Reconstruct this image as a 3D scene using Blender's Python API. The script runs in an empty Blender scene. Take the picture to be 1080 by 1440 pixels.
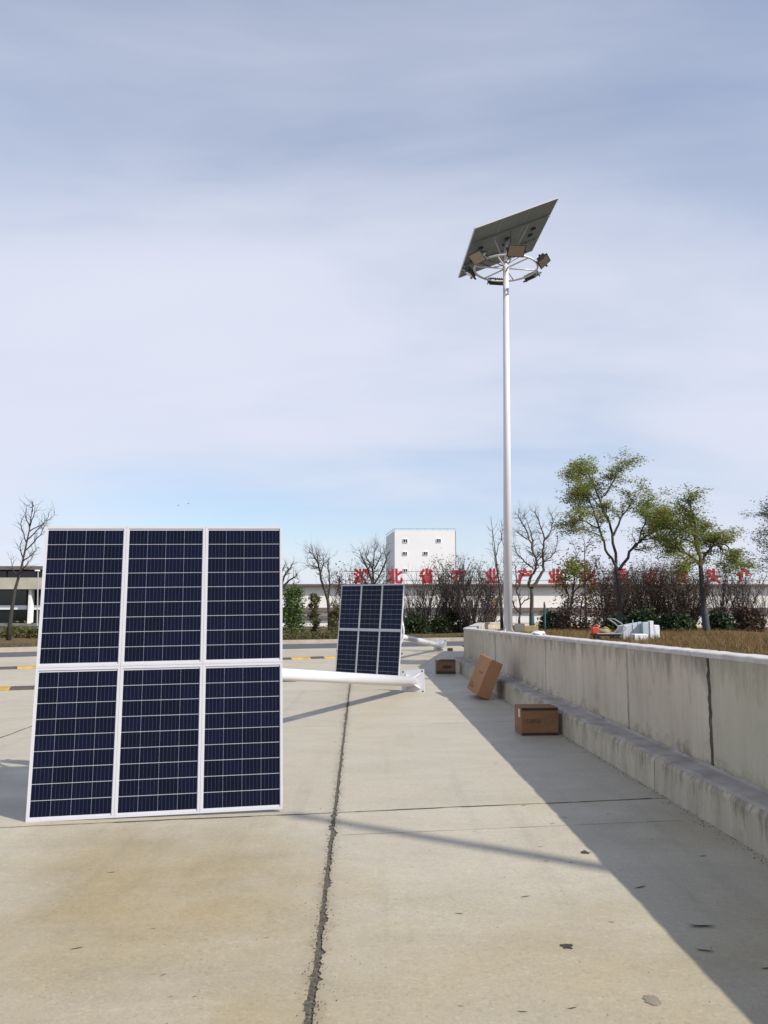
import bpy, bmesh, math, random
import numpy as np
from mathutils import Vector, Matrix, Euler

S = bpy.context.scene
C = S.collection
rnd = random.Random(7)
R = math.radians

# ------------------------------------------------------------------ camera
F = 1110.0; EYE = 1.62
PITCH = math.atan(130 / F)
cam = bpy.data.cameras.new('camera')
cam.sensor_fit = 'VERTICAL'; cam.sensor_height = 24.0; cam.lens = 24.0 * F / 1440
cam.clip_start = 0.05; cam.clip_end = 4000
camo = bpy.data.objects.new('camera', cam); C.objects.link(camo)
camo.location = (0, 0, EYE); camo.rotation_euler = (math.pi / 2 + PITCH, 0, 0)
S.camera = camo

# ------------------------------------------------------------------ light
SUN_EL = R(37.5)
SUN_AZ = (0.858, -0.513)
sunv = Vector((SUN_AZ[0] * math.cos(SUN_EL), SUN_AZ[1] * math.cos(SUN_EL), math.sin(SUN_EL)))
sl = bpy.data.lights.new('sun', 'SUN'); sl.energy = 4.3; sl.angle = R(0.55); sl.color = (1.0, 0.945, 0.85)
so = bpy.data.objects.new('sun', sl); C.objects.link(so)
so.rotation_euler = (-sunv).to_track_quat('-Z', 'Y').to_euler(); so.location = (20, -12, 30)

W = bpy.data.worlds.new('World'); S.world = W; W.use_nodes = True
nt = W.node_tree; nt.nodes.clear()
def wn(t, **k):
    n = nt.nodes.new(t)
    for a, b in k.items(): setattr(n, a, b)
    return n
wl = nt.links.new
sky = wn('ShaderNodeTexSky', sky_type='NISHITA', sun_disc=False)
sky.sun_elevation = SUN_EL; sky.sun_rotation = math.atan2(SUN_AZ[0], SUN_AZ[1])
sky.air_density = 1.0; sky.dust_density = 0.4; sky.ozone_density = 4.0
tc = wn('ShaderNodeTexCoord')
sep = wn('ShaderNodeSeparateXYZ'); wl(tc.outputs['Generated'], sep.inputs[0])
def wmath(op, a, b=None, clamp=False):
    n = wn('ShaderNodeMath', operation=op, use_clamp=clamp)
    for i, v in enumerate((a, b)):
        if v is None: continue
        if isinstance(v, (int, float)): n.inputs[i].default_value = v
        else: wl(v, n.inputs[i])
    return n.outputs[0]
zz = wmath('ADD', wmath('MAXIMUM', sep.outputs[2], 0.0), 0.16)
cmb = wn('ShaderNodeCombineXYZ')
wl(wmath('DIVIDE', sep.outputs[0], zz), cmb.inputs[0]); wl(wmath('DIVIDE', sep.outputs[1], zz), cmb.inputs[1])
def wnoise(scale, stretch, loc, detail, rough, dist):
    mp = wn('ShaderNodeMapping'); mp.inputs['Rotation'].default_value = (0, 0, R(18)); mp.inputs['Scale'].default_value = stretch
    mp.inputs['Location'].default_value = loc; wl(cmb.outputs[0], mp.inputs[0])
    n = wn('ShaderNodeTexNoise'); n.inputs['Scale'].default_value = scale; n.inputs['Detail'].default_value = detail
    n.inputs['Roughness'].default_value = rough; n.inputs['Distortion'].default_value = dist
    wl(mp.outputs[0], n.inputs['Vector']); return n.outputs[0]
veil = wnoise(0.42, (0.8, 1.0, 1), (11.1, 2.4, 0), 5, 0.45, 0.3)     # broad thin veil
wisp = wnoise(1.5, (0.5, 1.2, 1), (0.3, 5.2, 0), 8, 0.55, 0.5)      # faint wisps in it
elev = wmath('SUBTRACT', wmath('SUBTRACT', 0.48, wmath('MULTIPLY', sep.outputs[2], 0.58)), wmath('MULTIPLY', wmath('SUBTRACT', 1.0, wmath('MULTIPLY', sep.outputs[2], 4.5), True), 0.36))
dens = wmath('ADD', wmath('ADD', wmath('MULTIPLY', veil, 1.5), wmath('MULTIPLY', wisp, 0.50)), elev)
cr = wn('ShaderNodeMapRange', interpolation_type='SMOOTHSTEP')
cr.inputs['From Min'].default_value = 0.72; cr.inputs['From Max'].default_value = 1.45
cr.inputs['To Min'].default_value = 0.12; cr.inputs['To Max'].default_value = 0.97
wl(dens, cr.inputs['Value'])
mixc = wn('ShaderNodeMixRGB'); mixc.inputs[2].default_value = (5.05, 5.28, 6.15, 1)
wl(cr.outputs[0], mixc.inputs[0]); wl(sky.outputs[0], mixc.inputs[1])
bg = wn('ShaderNodeBackground'); bg.inputs[1].default_value = 0.12
wl(mixc.outputs[0], bg.inputs[0])
wo = wn('ShaderNodeOutputWorld'); wl(bg.outputs[0], wo.inputs[0])

S.view_settings.view_transform = 'Standard'
try: S.view_settings.look = 'None'
except Exception: pass
S.view_settings.gamma = 1.0; S.view_settings.use_curve_mapping = False
S.view_settings.exposure = 0.32

# ------------------------------------------------------------------ helpers
cP, sP = math.cos(PITCH), math.sin(PITCH)
def ray(x, y):
    a = (x - 540) / F; b = -(y - 720) / F
    return Vector((a, cP - b * sP, sP + b * cP))
def at(x, y, Y):                        # a point of the place, Y metres ahead, as surveyed off the photograph
    r = ray(x, y); return Vector((0, 0, EYE)) + r * (Y / r.y)
def gp(x, y, z=0.0):
    r = ray(x, y); return Vector((0, 0, EYE)) + r * ((z - EYE) / r.z)

MATS = {}
def new_mat(name):
    m = bpy.data.materials.new(name); m.use_nodes = True
    MATS[name] = m
    return m, m.node_tree, m.node_tree.nodes['Principled BSDF']

class NG:
    """small node-graph helper for one material"""
    def __init__(s, name, rough=0.7, metallic=0.0, spec=0.5):
        s.m, s.t, s.b = new_mat(name)
        s.b.inputs['Roughness'].default_value = rough; s.b.inputs['Metallic'].default_value = metallic
        s.b.inputs['Specular IOR Level'].default_value = spec
        s.co = s.t.nodes.new('ShaderNodeTexCoord')
    def link(s, a, b): s.t.links.new(a, b)
    def val(s, sock, v):
        if hasattr(v, 'is_output'): s.link(v, sock)
        else: sock.default_value = v
    def coords(s, scale=(1, 1, 1), loc=(0, 0, 0), src='Object'):
        mp = s.t.nodes.new('ShaderNodeMapping'); mp.inputs['Scale'].default_value = scale; mp.inputs['Location'].default_value = loc
        s.link(s.co.outputs[src], mp.inputs[0]); return mp.outputs[0]
    def noise(s, vec, scale, detail=4, rough=0.5, dist=0.0):
        n = s.t.nodes.new('ShaderNodeTexNoise'); s.link(vec, n.inputs['Vector'])
        n.inputs['Scale'].default_value = scale; n.inputs['Detail'].default_value = detail
        n.inputs['Roughness'].default_value = rough; n.inputs['Distortion'].default_value = dist
        return n.outputs[0]
    def ramp(s, f, stops):
        n = s.t.nodes.new('ShaderNodeValToRGB'); e = n.color_ramp.elements
        while len(e) < len(stops): e.new(0.5)
        for q, (p, c) in zip(e, stops):
            q.position = p; q.color = (c, c, c, 1) if isinstance(c, (int, float)) else (*c, 1)
        s.link(f, n.inputs[0]); return n.outputs[0]
    def mix(s, f, a, b, mode='MIX'):
        n = s.t.nodes.new('ShaderNodeMixRGB'); n.blend_type = mode
        s.val(n.inputs[0], f)
        for i, v in ((1, a), (2, b)):
            if isinstance(v, tuple): n.inputs[i].default_value = (*v, 1)
            else: s.link(v, n.inputs[i])
        return n.outputs[0]
    def math(s, op, a, b=0.0, clamp=False):
        n = s.t.nodes.new('ShaderNodeMath'); n.operation = op; n.use_clamp = clamp
        s.val(n.inputs[0], a); s.val(n.inputs[1], b); return n.outputs[0]
    def xyz(s, vec):
        n = s.t.nodes.new('ShaderNodeSeparateXYZ'); s.link(vec, n.inputs[0]); return n.outputs
    def rand(s):
        return s.t.nodes.new('ShaderNodeObjectInfo').outputs['Random']
    def bump(s, h, strength=0.3, dist=0.02):
        n = s.t.nodes.new('ShaderNodeBump'); n.inputs['Strength'].default_value = strength; n.inputs['Distance'].default_value = dist
        s.link(h, n.inputs['Height']); s.link(n.outputs[0], s.b.inputs['Normal'])
    def color(s, c):
        if isinstance(c, tuple): s.b.inputs['Base Color'].default_value = (*c, 1)
        else: s.link(c, s.b.inputs['Base Color'])
        return s.m

def plain(name, col, rough=0.6, metallic=0.0, var=0.12, scale=6.0, spec=0.5):
    g = NG(name, rough, metallic, spec)
    v = g.noise(g.coords(), scale, 5)
    k = g.ramp(v, [(0.3, 1 - var), (0.7, 1 + 0.0)])
    return g.color(g.mix(1.0, col, k, 'MULTIPLY'))

# --- materials
def make_concrete(name, a, b, dust, streak=True):
    g = NG(name, 0.62, spec=0.6)
    co = g.coords()
    big = g.ramp(g.noise(co, 0.22, 4, 0.55), [(0.34, 0.0), (0.66, 1.0)])
    col = g.mix(big, a, b)
    d = g.ramp(g.noise(g.coords(loc=(3.2, 9.1, 0)), 0.42, 5, 0.6, 0.4), [(0.42, 0.0), (0.70, 0.75)])
    col = g.mix(d, col, dust)
    # far sheen and lens falloff painted into colour: paler with distance, dusty yellow near
    far_sheen = g.math('ADD', g.math('MULTIPLY', g.xyz(co)[1], 0.085), g.math('MULTIPLY', g.noise(g.coords(loc=(1, 6, 0)), 0.5, 5, 0.6), 1.0))
    col = g.mix(g.ramp(far_sheen, [(0.80, 0.0), (1.9, 0.85)]), col, (0.445, 0.400, 0.312))
    # trowel and tyre streaks
    st = g.ramp(g.noise(g.coords((0.8, 1.7, 1), (1, 2, 0)), 1.1, 7, 0.66, 0.8), [(0.35, 0.91), (0.62, 1.03)])
    col = g.mix(1.0, col, st, 'MULTIPLY')
    sp = g.ramp(g.noise(co, 70, 5, 0.8), [(0.30, 0.72), (0.5, 1.0), (0.72, 1.10)])
    col = g.mix(0.8, col, sp, 'MULTIPLY')
    # blotches of damp / dirt
    bl = g.ramp(g.noise(g.coords(loc=(7, 1, 0)), 1.7, 8, 0.72, 0.3), [(0.22, 0.62), (0.33, 0.96), (0.40, 1.0)])
    col = g.mix(0.8, col, bl, 'MULTIPLY')
    vo = g.t.nodes.new('ShaderNodeTexVoronoi'); vo.inputs['Scale'].default_value = 2.6; g.link(g.coords((1, 1.4, 1), (5, 2, 0)), vo.inputs['Vector'])
    spot = g.ramp(g.math('ADD', vo.outputs['Distance'], g.math('MULTIPLY', g.noise(co, 9, 6, 0.75), 0.16)), [(0.10, 0.70), (0.15, 1.0)])
    col = g.mix(g.ramp(g.noise(co, 0.7, 3), [(0.5, 0.0), (0.62, 0.75)]), col, g.mix(1.0, col, spot, 'MULTIPLY'))
    ty = g.ramp(g.noise(g.coords((3.5, 0.18, 1), (2, 4, 0)), 1.3, 4, 0.6), [(0.56, 1.0), (0.72, 0.90)])
    col = g.mix(1.0, col, ty, 'MULTIPLY')
    xyz = g.xyz(co)
    dj = g.math('ABSOLUTE', g.math('ADD', xyz[0], g.math('ADD', g.math('MULTIPLY', xyz[1], 0.0307), 0.19)))
    halo = g.ramp(g.math('ADD', g.math('MULTIPLY', dj, 2.6), g.math('MULTIPLY', g.noise(co, 7, 6, 0.7), 0.55)), [(0.24, 0.74), (0.46, 1.0)])
    col = g.mix(1.0, col, halo, 'MULTIPLY')
    ag = g.t.nodes.new('ShaderNodeTexVoronoi'); ag.inputs['Scale'].default_value = 55; g.link(co, ag.inputs['Vector'])
    agc = g.xyz(ag.outputs['Color'])[0]
    col = g.mix(1.0, col, g.ramp(agc, [(0.0, 0.90), (0.15, 0.97), (0.85, 1.02), (1.0, 1.10)]), 'MULTIPLY')
    k = g.math('ADD', g.math('MULTIPLY', g.rand(), 0.12), 0.94)
    col = g.mix(1.0, col, k, 'MULTIPLY')
    h = g.math('ADD', g.noise(co, 60, 6, 0.7), g.math('MULTIPLY', g.noise(co, 5, 4), 1.4))
    g.bump(h, 0.22, 0.006)
    ro = g.ramp(g.noise(co, 2.2, 5), [(0.3, 0.42), (0.7, 0.62)])
    g.link(ro, g.b.inputs['Roughness'])
    return g.color(col)
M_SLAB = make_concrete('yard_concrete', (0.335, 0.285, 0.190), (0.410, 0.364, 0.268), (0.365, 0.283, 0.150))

def make_wall(name, a, b, dark, amt, foot=0.40, drip=False):
    g = NG(name, 0.85, spec=0.3)
    co = g.coords()
    col = g.mix(g.ramp(g.noise(co, 0.9, 5, 0.6), [(0.35, 0.0), (0.65, 1.0)]), a, b)
    st = g.ramp(g.noise(g.coords((5, 5, 0.35)), 1.2, 6, 0.65), [(0.30, 0.70), (0.55, 1.0), (0.8, 1.08)])
    col = g.mix(amt, col, st, 'MULTIPLY')
    # rain grime running down from the top and up from the foot (z is height above the yard)
    z = g.xyz(co)[2]
    run = g.noise(g.coords((3.2, 3.2, 0.8)), 1.6, 6, 0.7)
    topd = g.math('MULTIPLY', g.math('SUBTRACT', z, 0.80), 1.7, True)
    m1 = g.ramp(g.math('ADD', g.math('MULTIPLY', topd, 0.40), run), [(0.60, 0.0), (0.84, 0.85)])
    col = g.mix(m1, col, dark)
    footd = g.math('MULTIPLY', g.math('SUBTRACT', 0.62, z), 2.6, True)
    m2 = g.ramp(g.math('ADD', g.math('MULTIPLY', footd, foot), g.noise(g.coords((1.6, 1.6, 1.6)), 2.6, 8, 0.76)), [(0.74, 0.0), (0.92, 0.75)])
    col = g.mix(m2, col, dark)
    if drip:
        ed = g.math('MULTIPLY', g.math('SUBTRACT', z, 0.06), 4.5, True)
        dn = g.noise(g.coords((1, 7, 0.9)), 2.4, 7, 0.75)
        col = g.mix(g.ramp(g.math('ADD', g.math('MULTIPLY', ed, 0.22), dn), [(0.62, 0.0), (0.80, 0.8)]), col, dark)
    blo = g.ramp(g.noise(g.coords((1, 1, 1), (3, 3, 3)), 3.2, 7, 0.7, 0.5), [(0.30, 0.72), (0.45, 1.0), (0.62, 1.0), (0.75, 1.12)])
    col = g.mix(amt, col, blo, 'MULTIPLY')
    pit = g.ramp(g.noise(co, 22, 5, 0.75), [(0.26, 0.72), (0.42, 1.0)])
    col = g.mix(0.7, col, pit, 'MULTIPLY')
    col = g.mix(1.0, col, g.math('ADD', g.math('MULTIPLY', g.rand(), 0.14), 0.92), 'MULTIPLY')
    g.bump(g.math('ADD', g.noise(co, 40, 6, 0.7), g.math('MULTIPLY', g.noise(g.coords((4, 4, 0.6)), 2, 4), 2.0)), 0.35, 0.01)
    return g.color(col)
M_WALL = make_wall('cast_wall_concrete', (0.52, 0.455, 0.355), (0.60, 0.535, 0.43), (0.22, 0.19, 0.14), 0.62)
M_WALL2 = make_wall('smooth_wall_render', (0.46, 0.435, 0.325), (0.50, 0.465, 0.36), (0.27, 0.25, 0.19), 0.25)
M_PLINTH = make_wall('plinth_concrete', (0.50, 0.445, 0.345), (0.56, 0.50, 0.395), (0.20, 0.175, 0.13), 0.8, 0.16, True)
M_LEDGE = plain('ledge_mortar', (0.47, 0.425, 0.37), 0.9, var=0.4, scale=4)
M_COPING = plain('coping_white_paint', (0.60, 0.565, 0.545), 0.8, var=0.30, scale=7)
M_SEAL = plain('joint_bitumen', (0.13, 0.12, 0.10), 0.9, var=0.6, scale=45)
M_CRACK = plain('crack_dirt', (0.07, 0.062, 0.05), 0.9, var=0.4, scale=20)
M_BASE = plain('yard_sub_base', (0.10, 0.09, 0.075), 0.9)
M_ROAD = plain('road_asphalt', (0.095, 0.095, 0.105), 0.85, var=0.2, scale=2)
M_KERB = plain('kerb_stone', (0.42, 0.37, 0.31), 0.85, var=0.25, scale=3)

def make_soil(name, a, b, c):
    g = NG(name, 0.95, spec=0.2)
    co = g.coords()
    col = g.mix(g.ramp(g.noise(co, 0.5, 6, 0.65), [(0.35, 0), (0.65, 1.0)]), a, b)
    col = g.mix(g.ramp(g.noise(co, 3.1, 6, 0.7), [(0.45, 0), (0.65, 0.8)]), col, c)
    g.bump(g.noise(co, 6, 8, 0.75), 0.9, 0.08)
    return g.color(col)
M_SOIL = make_soil('planter_earth', (0.14, 0.075, 0.042), (0.19, 0.115, 0.06), (0.075, 0.07, 0.03))
M_VERGE = make_soil('verge_earth', (0.17, 0.10, 0.06), (0.13, 0.095, 0.05), (0.07, 0.075, 0.03))
M_LAND = make_soil('far_land', (0.12, 0.10, 0.06), (0.09, 0.085, 0.045), (0.06, 0.07, 0.03))

M_WHITE = plain('white_pole_paint', (0.66, 0.66, 0.70), 0.32, var=0.06, scale=2)
M_FRAME = plain('white_panel_frame', (0.53, 0.53, 0.57), 0.4, metallic=0.0, var=0.05, scale=3)
M_BACK = plain('panel_back_sheet', (0.21, 0.25, 0.265), 0.5, var=0.12, scale=2)
M_SHEET = plain('white_cell_backing', (0.55, 0.56, 0.62), 0.3, var=0.05)
M_GALV = plain('galvanised_steel', (0.50, 0.51, 0.52), 0.42, metallic=0.6, var=0.2, scale=14)
M_LAMPBODY = plain('dark_lamp_housing', (0.045, 0.045, 0.05), 0.5, var=0.2)
M_LENS = plain('beige_lamp_lens', (0.34, 0.29, 0.215), 0.25, var=0.08, scale=10)
M_BLACK = plain('black_plastic', (0.02, 0.02, 0.022), 0.5)

def make_cells(name, base, gx, gy):
    g = NG(name, 0.18, spec=0.11)
    g.b.inputs['Coat Weight'].default_value = 0.04; g.b.inputs['Coat Roughness'].default_value = 0.03
    co = g.coords()
    vo = g.t.nodes.new('ShaderNodeTexVoronoi'); vo.inputs['Scale'].default_value = 60; g.link(co, vo.inputs['Vector'])
    grain = g.ramp(vo.outputs['Color'], [(0.0, 0.75), (1.0, 1.25)])
    col = g.mix(g.rand(), base, tuple(x * k for x, k in zip(base, (1.6, 1.45, 1.6))))
    col = g.mix(0.7, col, grain, 'MULTIPLY')
    x = g.xyz(co)[0]
    f = g.math('ABSOLUTE', g.math('SUBTRACT', g.math('FRACT', g.math('ADD', g.math('DIVIDE', x, gx), 100.0)), 0.5))
    line = g.math('LESS_THAN', f, 0.0016 / gx / 2 * 1.6)
    col = g.mix(line, col, (0.04, 0.045, 0.06))
    return g.color(col)
PWM, PHM = 0.6375, 1.135
CP, RP = (PWM - 0.038 - 0.010) / 4, (PHM - 0.038 - 0.026) / 9
CW, CH = CP - 0.0024, RP - 0.0045
M_CELL = make_cells('solar_cell_silicon', (0.0021, 0.0034, 0.0135), CW / 5, 1)
M_CELL2 = make_cells('solar_cell_silicon_bluish', (0.0045, 0.011, 0.030), CP / 5, 1)

def cardboard(name, a, b):
    g = NG(name, 0.85, spec=0.25)
    co = g.coords()
    col = g.mix(g.ramp(g.noise(co, 3, 5, 0.6), [(0.35, 0), (0.65, 1)]), a, b)
    col = g.mix(0.5, col, g.ramp(g.noise(g.coords((1, 1, 90)), 3, 2), [(0.3, 0.88), (0.7, 1.04)]), 'MULTIPLY')
    return g.color(col)
M_CARD = cardboard('brown_cardboard', (0.245, 0.125, 0.06), (0.30, 0.165, 0.085))
M_CARD2 = cardboard('reddish_cardboard', (0.37, 0.185, 0.09), (0.42, 0.22, 0.115))
M_CARD3 = cardboard('dark_cardboard', (0.20, 0.115, 0.07), (0.25, 0.15, 0.09))
M_TAPE = plain('dark_box_tape', (0.045, 0.03, 0.022), 0.5)
M_INK = plain('box_print_ink', (0.085, 0.05, 0.03), 0.8)
M_LABEL = plain('paper_label', (0.7, 0.66, 0.62), 0.7)

M_YEL = plain('speed_bump_yellow', (0.52, 0.33, 0.07), 0.7, var=0.45, scale=5)
M_BLK = plain('speed_bump_black', (0.075, 0.068, 0.06), 0.75, var=0.3, scale=5)

def leafmat(name, a, b, c=None, scale=1.3, trans=0.3):
    g = NG(name, 0.6, spec=0.3)
    co = g.coords()
    col = g.mix(g.ramp(g.noise(co, scale, 3), [(0.35, 0), (0.65, 1)]), a, b)
    if c: col = g.mix(g.ramp(g.noise(g.coords(loc=(4, 4, 4)), scale * 6, 2), [(0.5, 0), (0.62, 0.9)]), col, c)
    g.color(col)
    if trans:
        tr = g.t.nodes.new('ShaderNodeBsdfTranslucent'); g.link(col, tr.inputs[0])
        mx = g.t.nodes.new('ShaderNodeMixShader'); mx.inputs[0].default_value = trans
        out = g.t.nodes['Material Output']
        g.link(g.b.outputs[0], mx.inputs[1]); g.link(tr.outputs[0], mx.inputs[2]); g.link(mx.outputs[0], out.inputs[0])
    return g.m
L_GREEN = leafmat('fresh_green_leaves', (0.21, 0.28, 0.055), (0.28, 0.32, 0.07), (0.27, 0.26, 0.07), 1.1, 0.45)
L_GREEN2 = leafmat('deep_green_leaves', (0.155, 0.235, 0.045), (0.225, 0.27, 0.055), (0.23, 0.14, 0.05), 1.1, 0.45)
L_PALE = leafmat('blue_green_leaves', (0.09, 0.13, 0.07), (0.12, 0.155, 0.085), None, 1.1)
L_BAMBOO = leafmat('lush_green_leaves', (0.055, 0.10, 0.025), (0.09, 0.14, 0.04), None, 1.6)
L_OLIVE = leafmat('olive_leaves', (0.10, 0.12, 0.04), (0.13, 0.13, 0.05), (0.10, 0.06, 0.03), 1.6)
L_DARK = leafmat('dark_bush_leaves', (0.022, 0.036, 0.014), (0.035, 0.055, 0.02), None, 3, 0.15)
L_RUST = leafmat('rusty_leaves', (0.10, 0.05, 0.025), (0.075, 0.06, 0.03), (0.14, 0.06, 0.02), 1.6)
L_GOLD = leafmat('orange_yellow_leaves', (0.24, 0.13, 0.02), (0.19, 0.10, 0.02), (0.10, 0.11, 0.02), 1.8)
L_BROWN = leafmat('withered_leaves', (0.07, 0.045, 0.032), (0.055, 0.05, 0.028), (0.09, 0.04, 0.025), 2.2, 0.15)
L_TEAL = leafmat('greyish_green_leaves', (0.04, 0.06, 0.042), (0.055, 0.075, 0.05), None, 2.2, 0.15)
L_GRASS = leafmat('dry_grass_blades', (0.27, 0.155, 0.06), (0.19, 0.115, 0.05), (0.13, 0.14, 0.045), 0.35, 0.25)
B_DARK = plain('dark_bark', (0.055, 0.048, 0.045), 0.9, var=0.45, scale=9)
B_PURPLE = plain('purplish_twig_bark', (0.060, 0.043, 0.043), 0.9, var=0.4, scale=9)
B_BROWN = plain('brown_bark', (0.10, 0.08, 0.062), 0.9, var=0.45, scale=9)
M_TEAL = plain('teal_trunk_paint', (0.045, 0.11, 0.13), 0.8, var=0.3, scale=7)
M_WRAP = plain('grey_trunk_wrap', (0.06, 0.07, 0.075), 0.85, var=0.35, scale=9)

M_BWALL = plain('white_factory_panel', (0.82, 0.80, 0.77), 0.8, var=0.10, scale=0.5)
M_BWALL2 = plain('white_tower_render', (0.82, 0.81, 0.82), 0.8, var=0.06, scale=0.3)
M_EAVE = plain('brown_eave', (0.16, 0.12, 0.11), 0.7)
M_BAND = plain('brown_grey_band', (0.17, 0.14, 0.125), 0.8, var=0.2)
M_GLASS = NG('dark_window_glass', 0.08, spec=0.6).color((0.012, 0.017, 0.019))
M_GREYB = plain('grey_building_concrete', (0.20, 0.19, 0.175), 0.8, var=0.2, scale=0.8)
M_CREAM = plain('cream_building_beam', (0.52, 0.48, 0.40), 0.8, var=0.3, scale=0.8)
M_RED = plain('red_sign_letter', (0.46, 0.02, 0.032), 0.5, var=0.2, scale=3)
M_GOLD = plain('gold_sign_letter', (0.70, 0.36, 0.03), 0.5)
M_FOAM = plain('pale_grey_box_metal', (0.50, 0.53, 0.57), 0.6, var=0.1)
M_FOAMW = plain('white_foam', (0.74, 0.76, 0.79), 0.8, var=0.06)
M_FOAMG = plain('blue_grey_sheet', (0.42, 0.50, 0.56), 0.6, var=0.1)
M_STRAW = plain('straw_coloured_board', (0.36, 0.27, 0.13), 0.85, var=0.25, scale=8)
M_REDP = plain('orange_red_plastic', (0.48, 0.06, 0.025), 0.5)
M_LEAFD = plain('dry_fallen_leaf', (0.10, 0.075, 0.045), 0.8, var=0.4, scale=30)
M_LEAFK = plain('dark_fallen_leaf', (0.05, 0.042, 0.032), 0.8, var=0.4, scale=30)
M_LEAFY = plain('yellow_fallen_leaf', (0.33, 0.27, 0.05), 0.8)
M_STAIN = plain('damp_stain', (0.27, 0.235, 0.18), 0.7, var=0.3, scale=20)

class MB:
    def __init__(s): s.v = []; s.f = []
    def add(s, vs, fs):
        o = len(s.v); s.v.extend([tuple(v) for v in vs]); s.f.extend([tuple(i + o for i in f) for f in fs])
    def hexa(s, p):       # p: four bottom corners, four top corners, counter-clockwise
        s.add(p, [(3, 2, 1, 0), (4, 5, 6, 7), (0, 1, 5, 4), (1, 2, 6, 5), (2, 3, 7, 6), (3, 0, 4, 7)])
    def box(s, c, d, m=None):
        x, y, z = (q / 2 for q in d); c = Vector(c)
        p = [Vector((a, b, e)) for e in (-z, z) for a, b in ((-x, -y), (x, -y), (x, y), (-x, y))]
        if m is not None: p = [m @ q for q in p]
        s.hexa([c + q for q in p])
    def quad(s, a, b, c, d): s.add([a, b, c, d], [(0, 1, 2, 3)])
    def tube(s, pts, rad, n=6, cap=True):
        pts = [Vector(p) for p in pts]; k = len(pts)
        if not hasattr(rad, '__len__'): rad = [rad] * k
        t0 = (pts[1] - pts[0]).normalized()
        u = t0.orthogonal().normalized()
        o = len(s.v)
        for i, p in enumerate(pts):
            t = (pts[min(i + 1, k - 1)] - pts[max(i - 1, 0)])
            if t.length < 1e-9: t = t0
            t = t.normalized()
            u = (u - t * u.dot(t))
            u = u.normalized() if u.length > 1e-6 else t.orthogonal().normalized()
            w = t.cross(u)
            for j in range(n):
                a = 2 * math.pi * j / n
                s.v.append(tuple(p + (u * math.cos(a) + w * math.sin(a)) * rad[i]))
        for i in range(k - 1):
            for j in range(n):
                a = o + i * n + j; b = o + i * n + (j + 1) % n
                s.f.append((a, b, b + n, a + n))
        if cap:
            s.f.append(tuple(o + j for j in reversed(range(n)))); s.f.append(tuple(o + (k - 1) * n + j for j in range(n)))
    def mesh(s, name, mat, smooth=False):
        me = bpy.data.meshes.new(name); me.from_pydata(s.v, [], s.f)
        if mat: me.materials.append(mat)
        if smooth: me.polygons.foreach_set('use_smooth', [True] * len(me.polygons))
        me.update(); return me
    def build(s, name, mat, parent=None, smooth=False, off=None):
        if off is not None: s.v = [(x - off[0], y - off[1], z - off[2]) for x, y, z in s.v]
        return link(name, s.mesh(name, mat, smooth), parent)

def link(name, data, parent=None, mat=None):
    o = bpy.data.objects.new(name, data); C.objects.link(o)
    if parent is not None: o.parent = parent
    return o
def tag(o, label=None, cat=None, group=None, kind=None):
    if label: o['label'] = label
    if cat: o['category'] = cat
    if group: o['group'] = group
    if kind: o['kind'] = kind
    return o
def thing(name, label, cat, loc=(0, 0, 0), group=None):
    o = bpy.data.objects.new(name, None); C.objects.link(o); o.location = loc; o.empty_display_size = 0.3
    return tag(o, label, cat, group)
def copy_tree(o, parent=None):
    c = o.copy(); C.objects.link(c)
    if parent is not None: c.parent = parent
    for ch in list(o.children): copy_tree(ch, c)
    return c
def bevel(o, w=0.01, seg=1):
    bm = bmesh.new(); bm.from_mesh(o.data)
    bmesh.ops.remove_doubles(bm, verts=bm.verts, dist=1e-5)
    bmesh.ops.bevel(bm, geom=bm.edges[:], offset=w, segments=seg, affect='EDGES', profile=0.5)
    bm.to_mesh(o.data); bm.free(); return o

# ------------------------------------------------------------------ ground, yard, road
def colx(k, y): return -0.19 + 4.2 * k - 0.0307 * y
def rowy(j, x): return 6.48 + 4.5 * j + 0.172 * x
def cross(k, j):
    y = 6.0
    for _ in range(6): y = rowy(j, colx(k, y))
    return Vector((colx(k, y), y, 0))
mb = MB(); g = 900
for i in range(-3, 3):
    for j in range(-3, 3):
        mb.quad((i * g, j * g, -0.09), ((i + 1) * g, j * g, -0.09), ((i + 1) * g, (j + 1) * g, -0.09), (i * g, (j + 1) * g, -0.09))
tag(mb.build('ground', M_LAND), 'flat brownish land stretching to the horizon', kind='structure')

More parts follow.
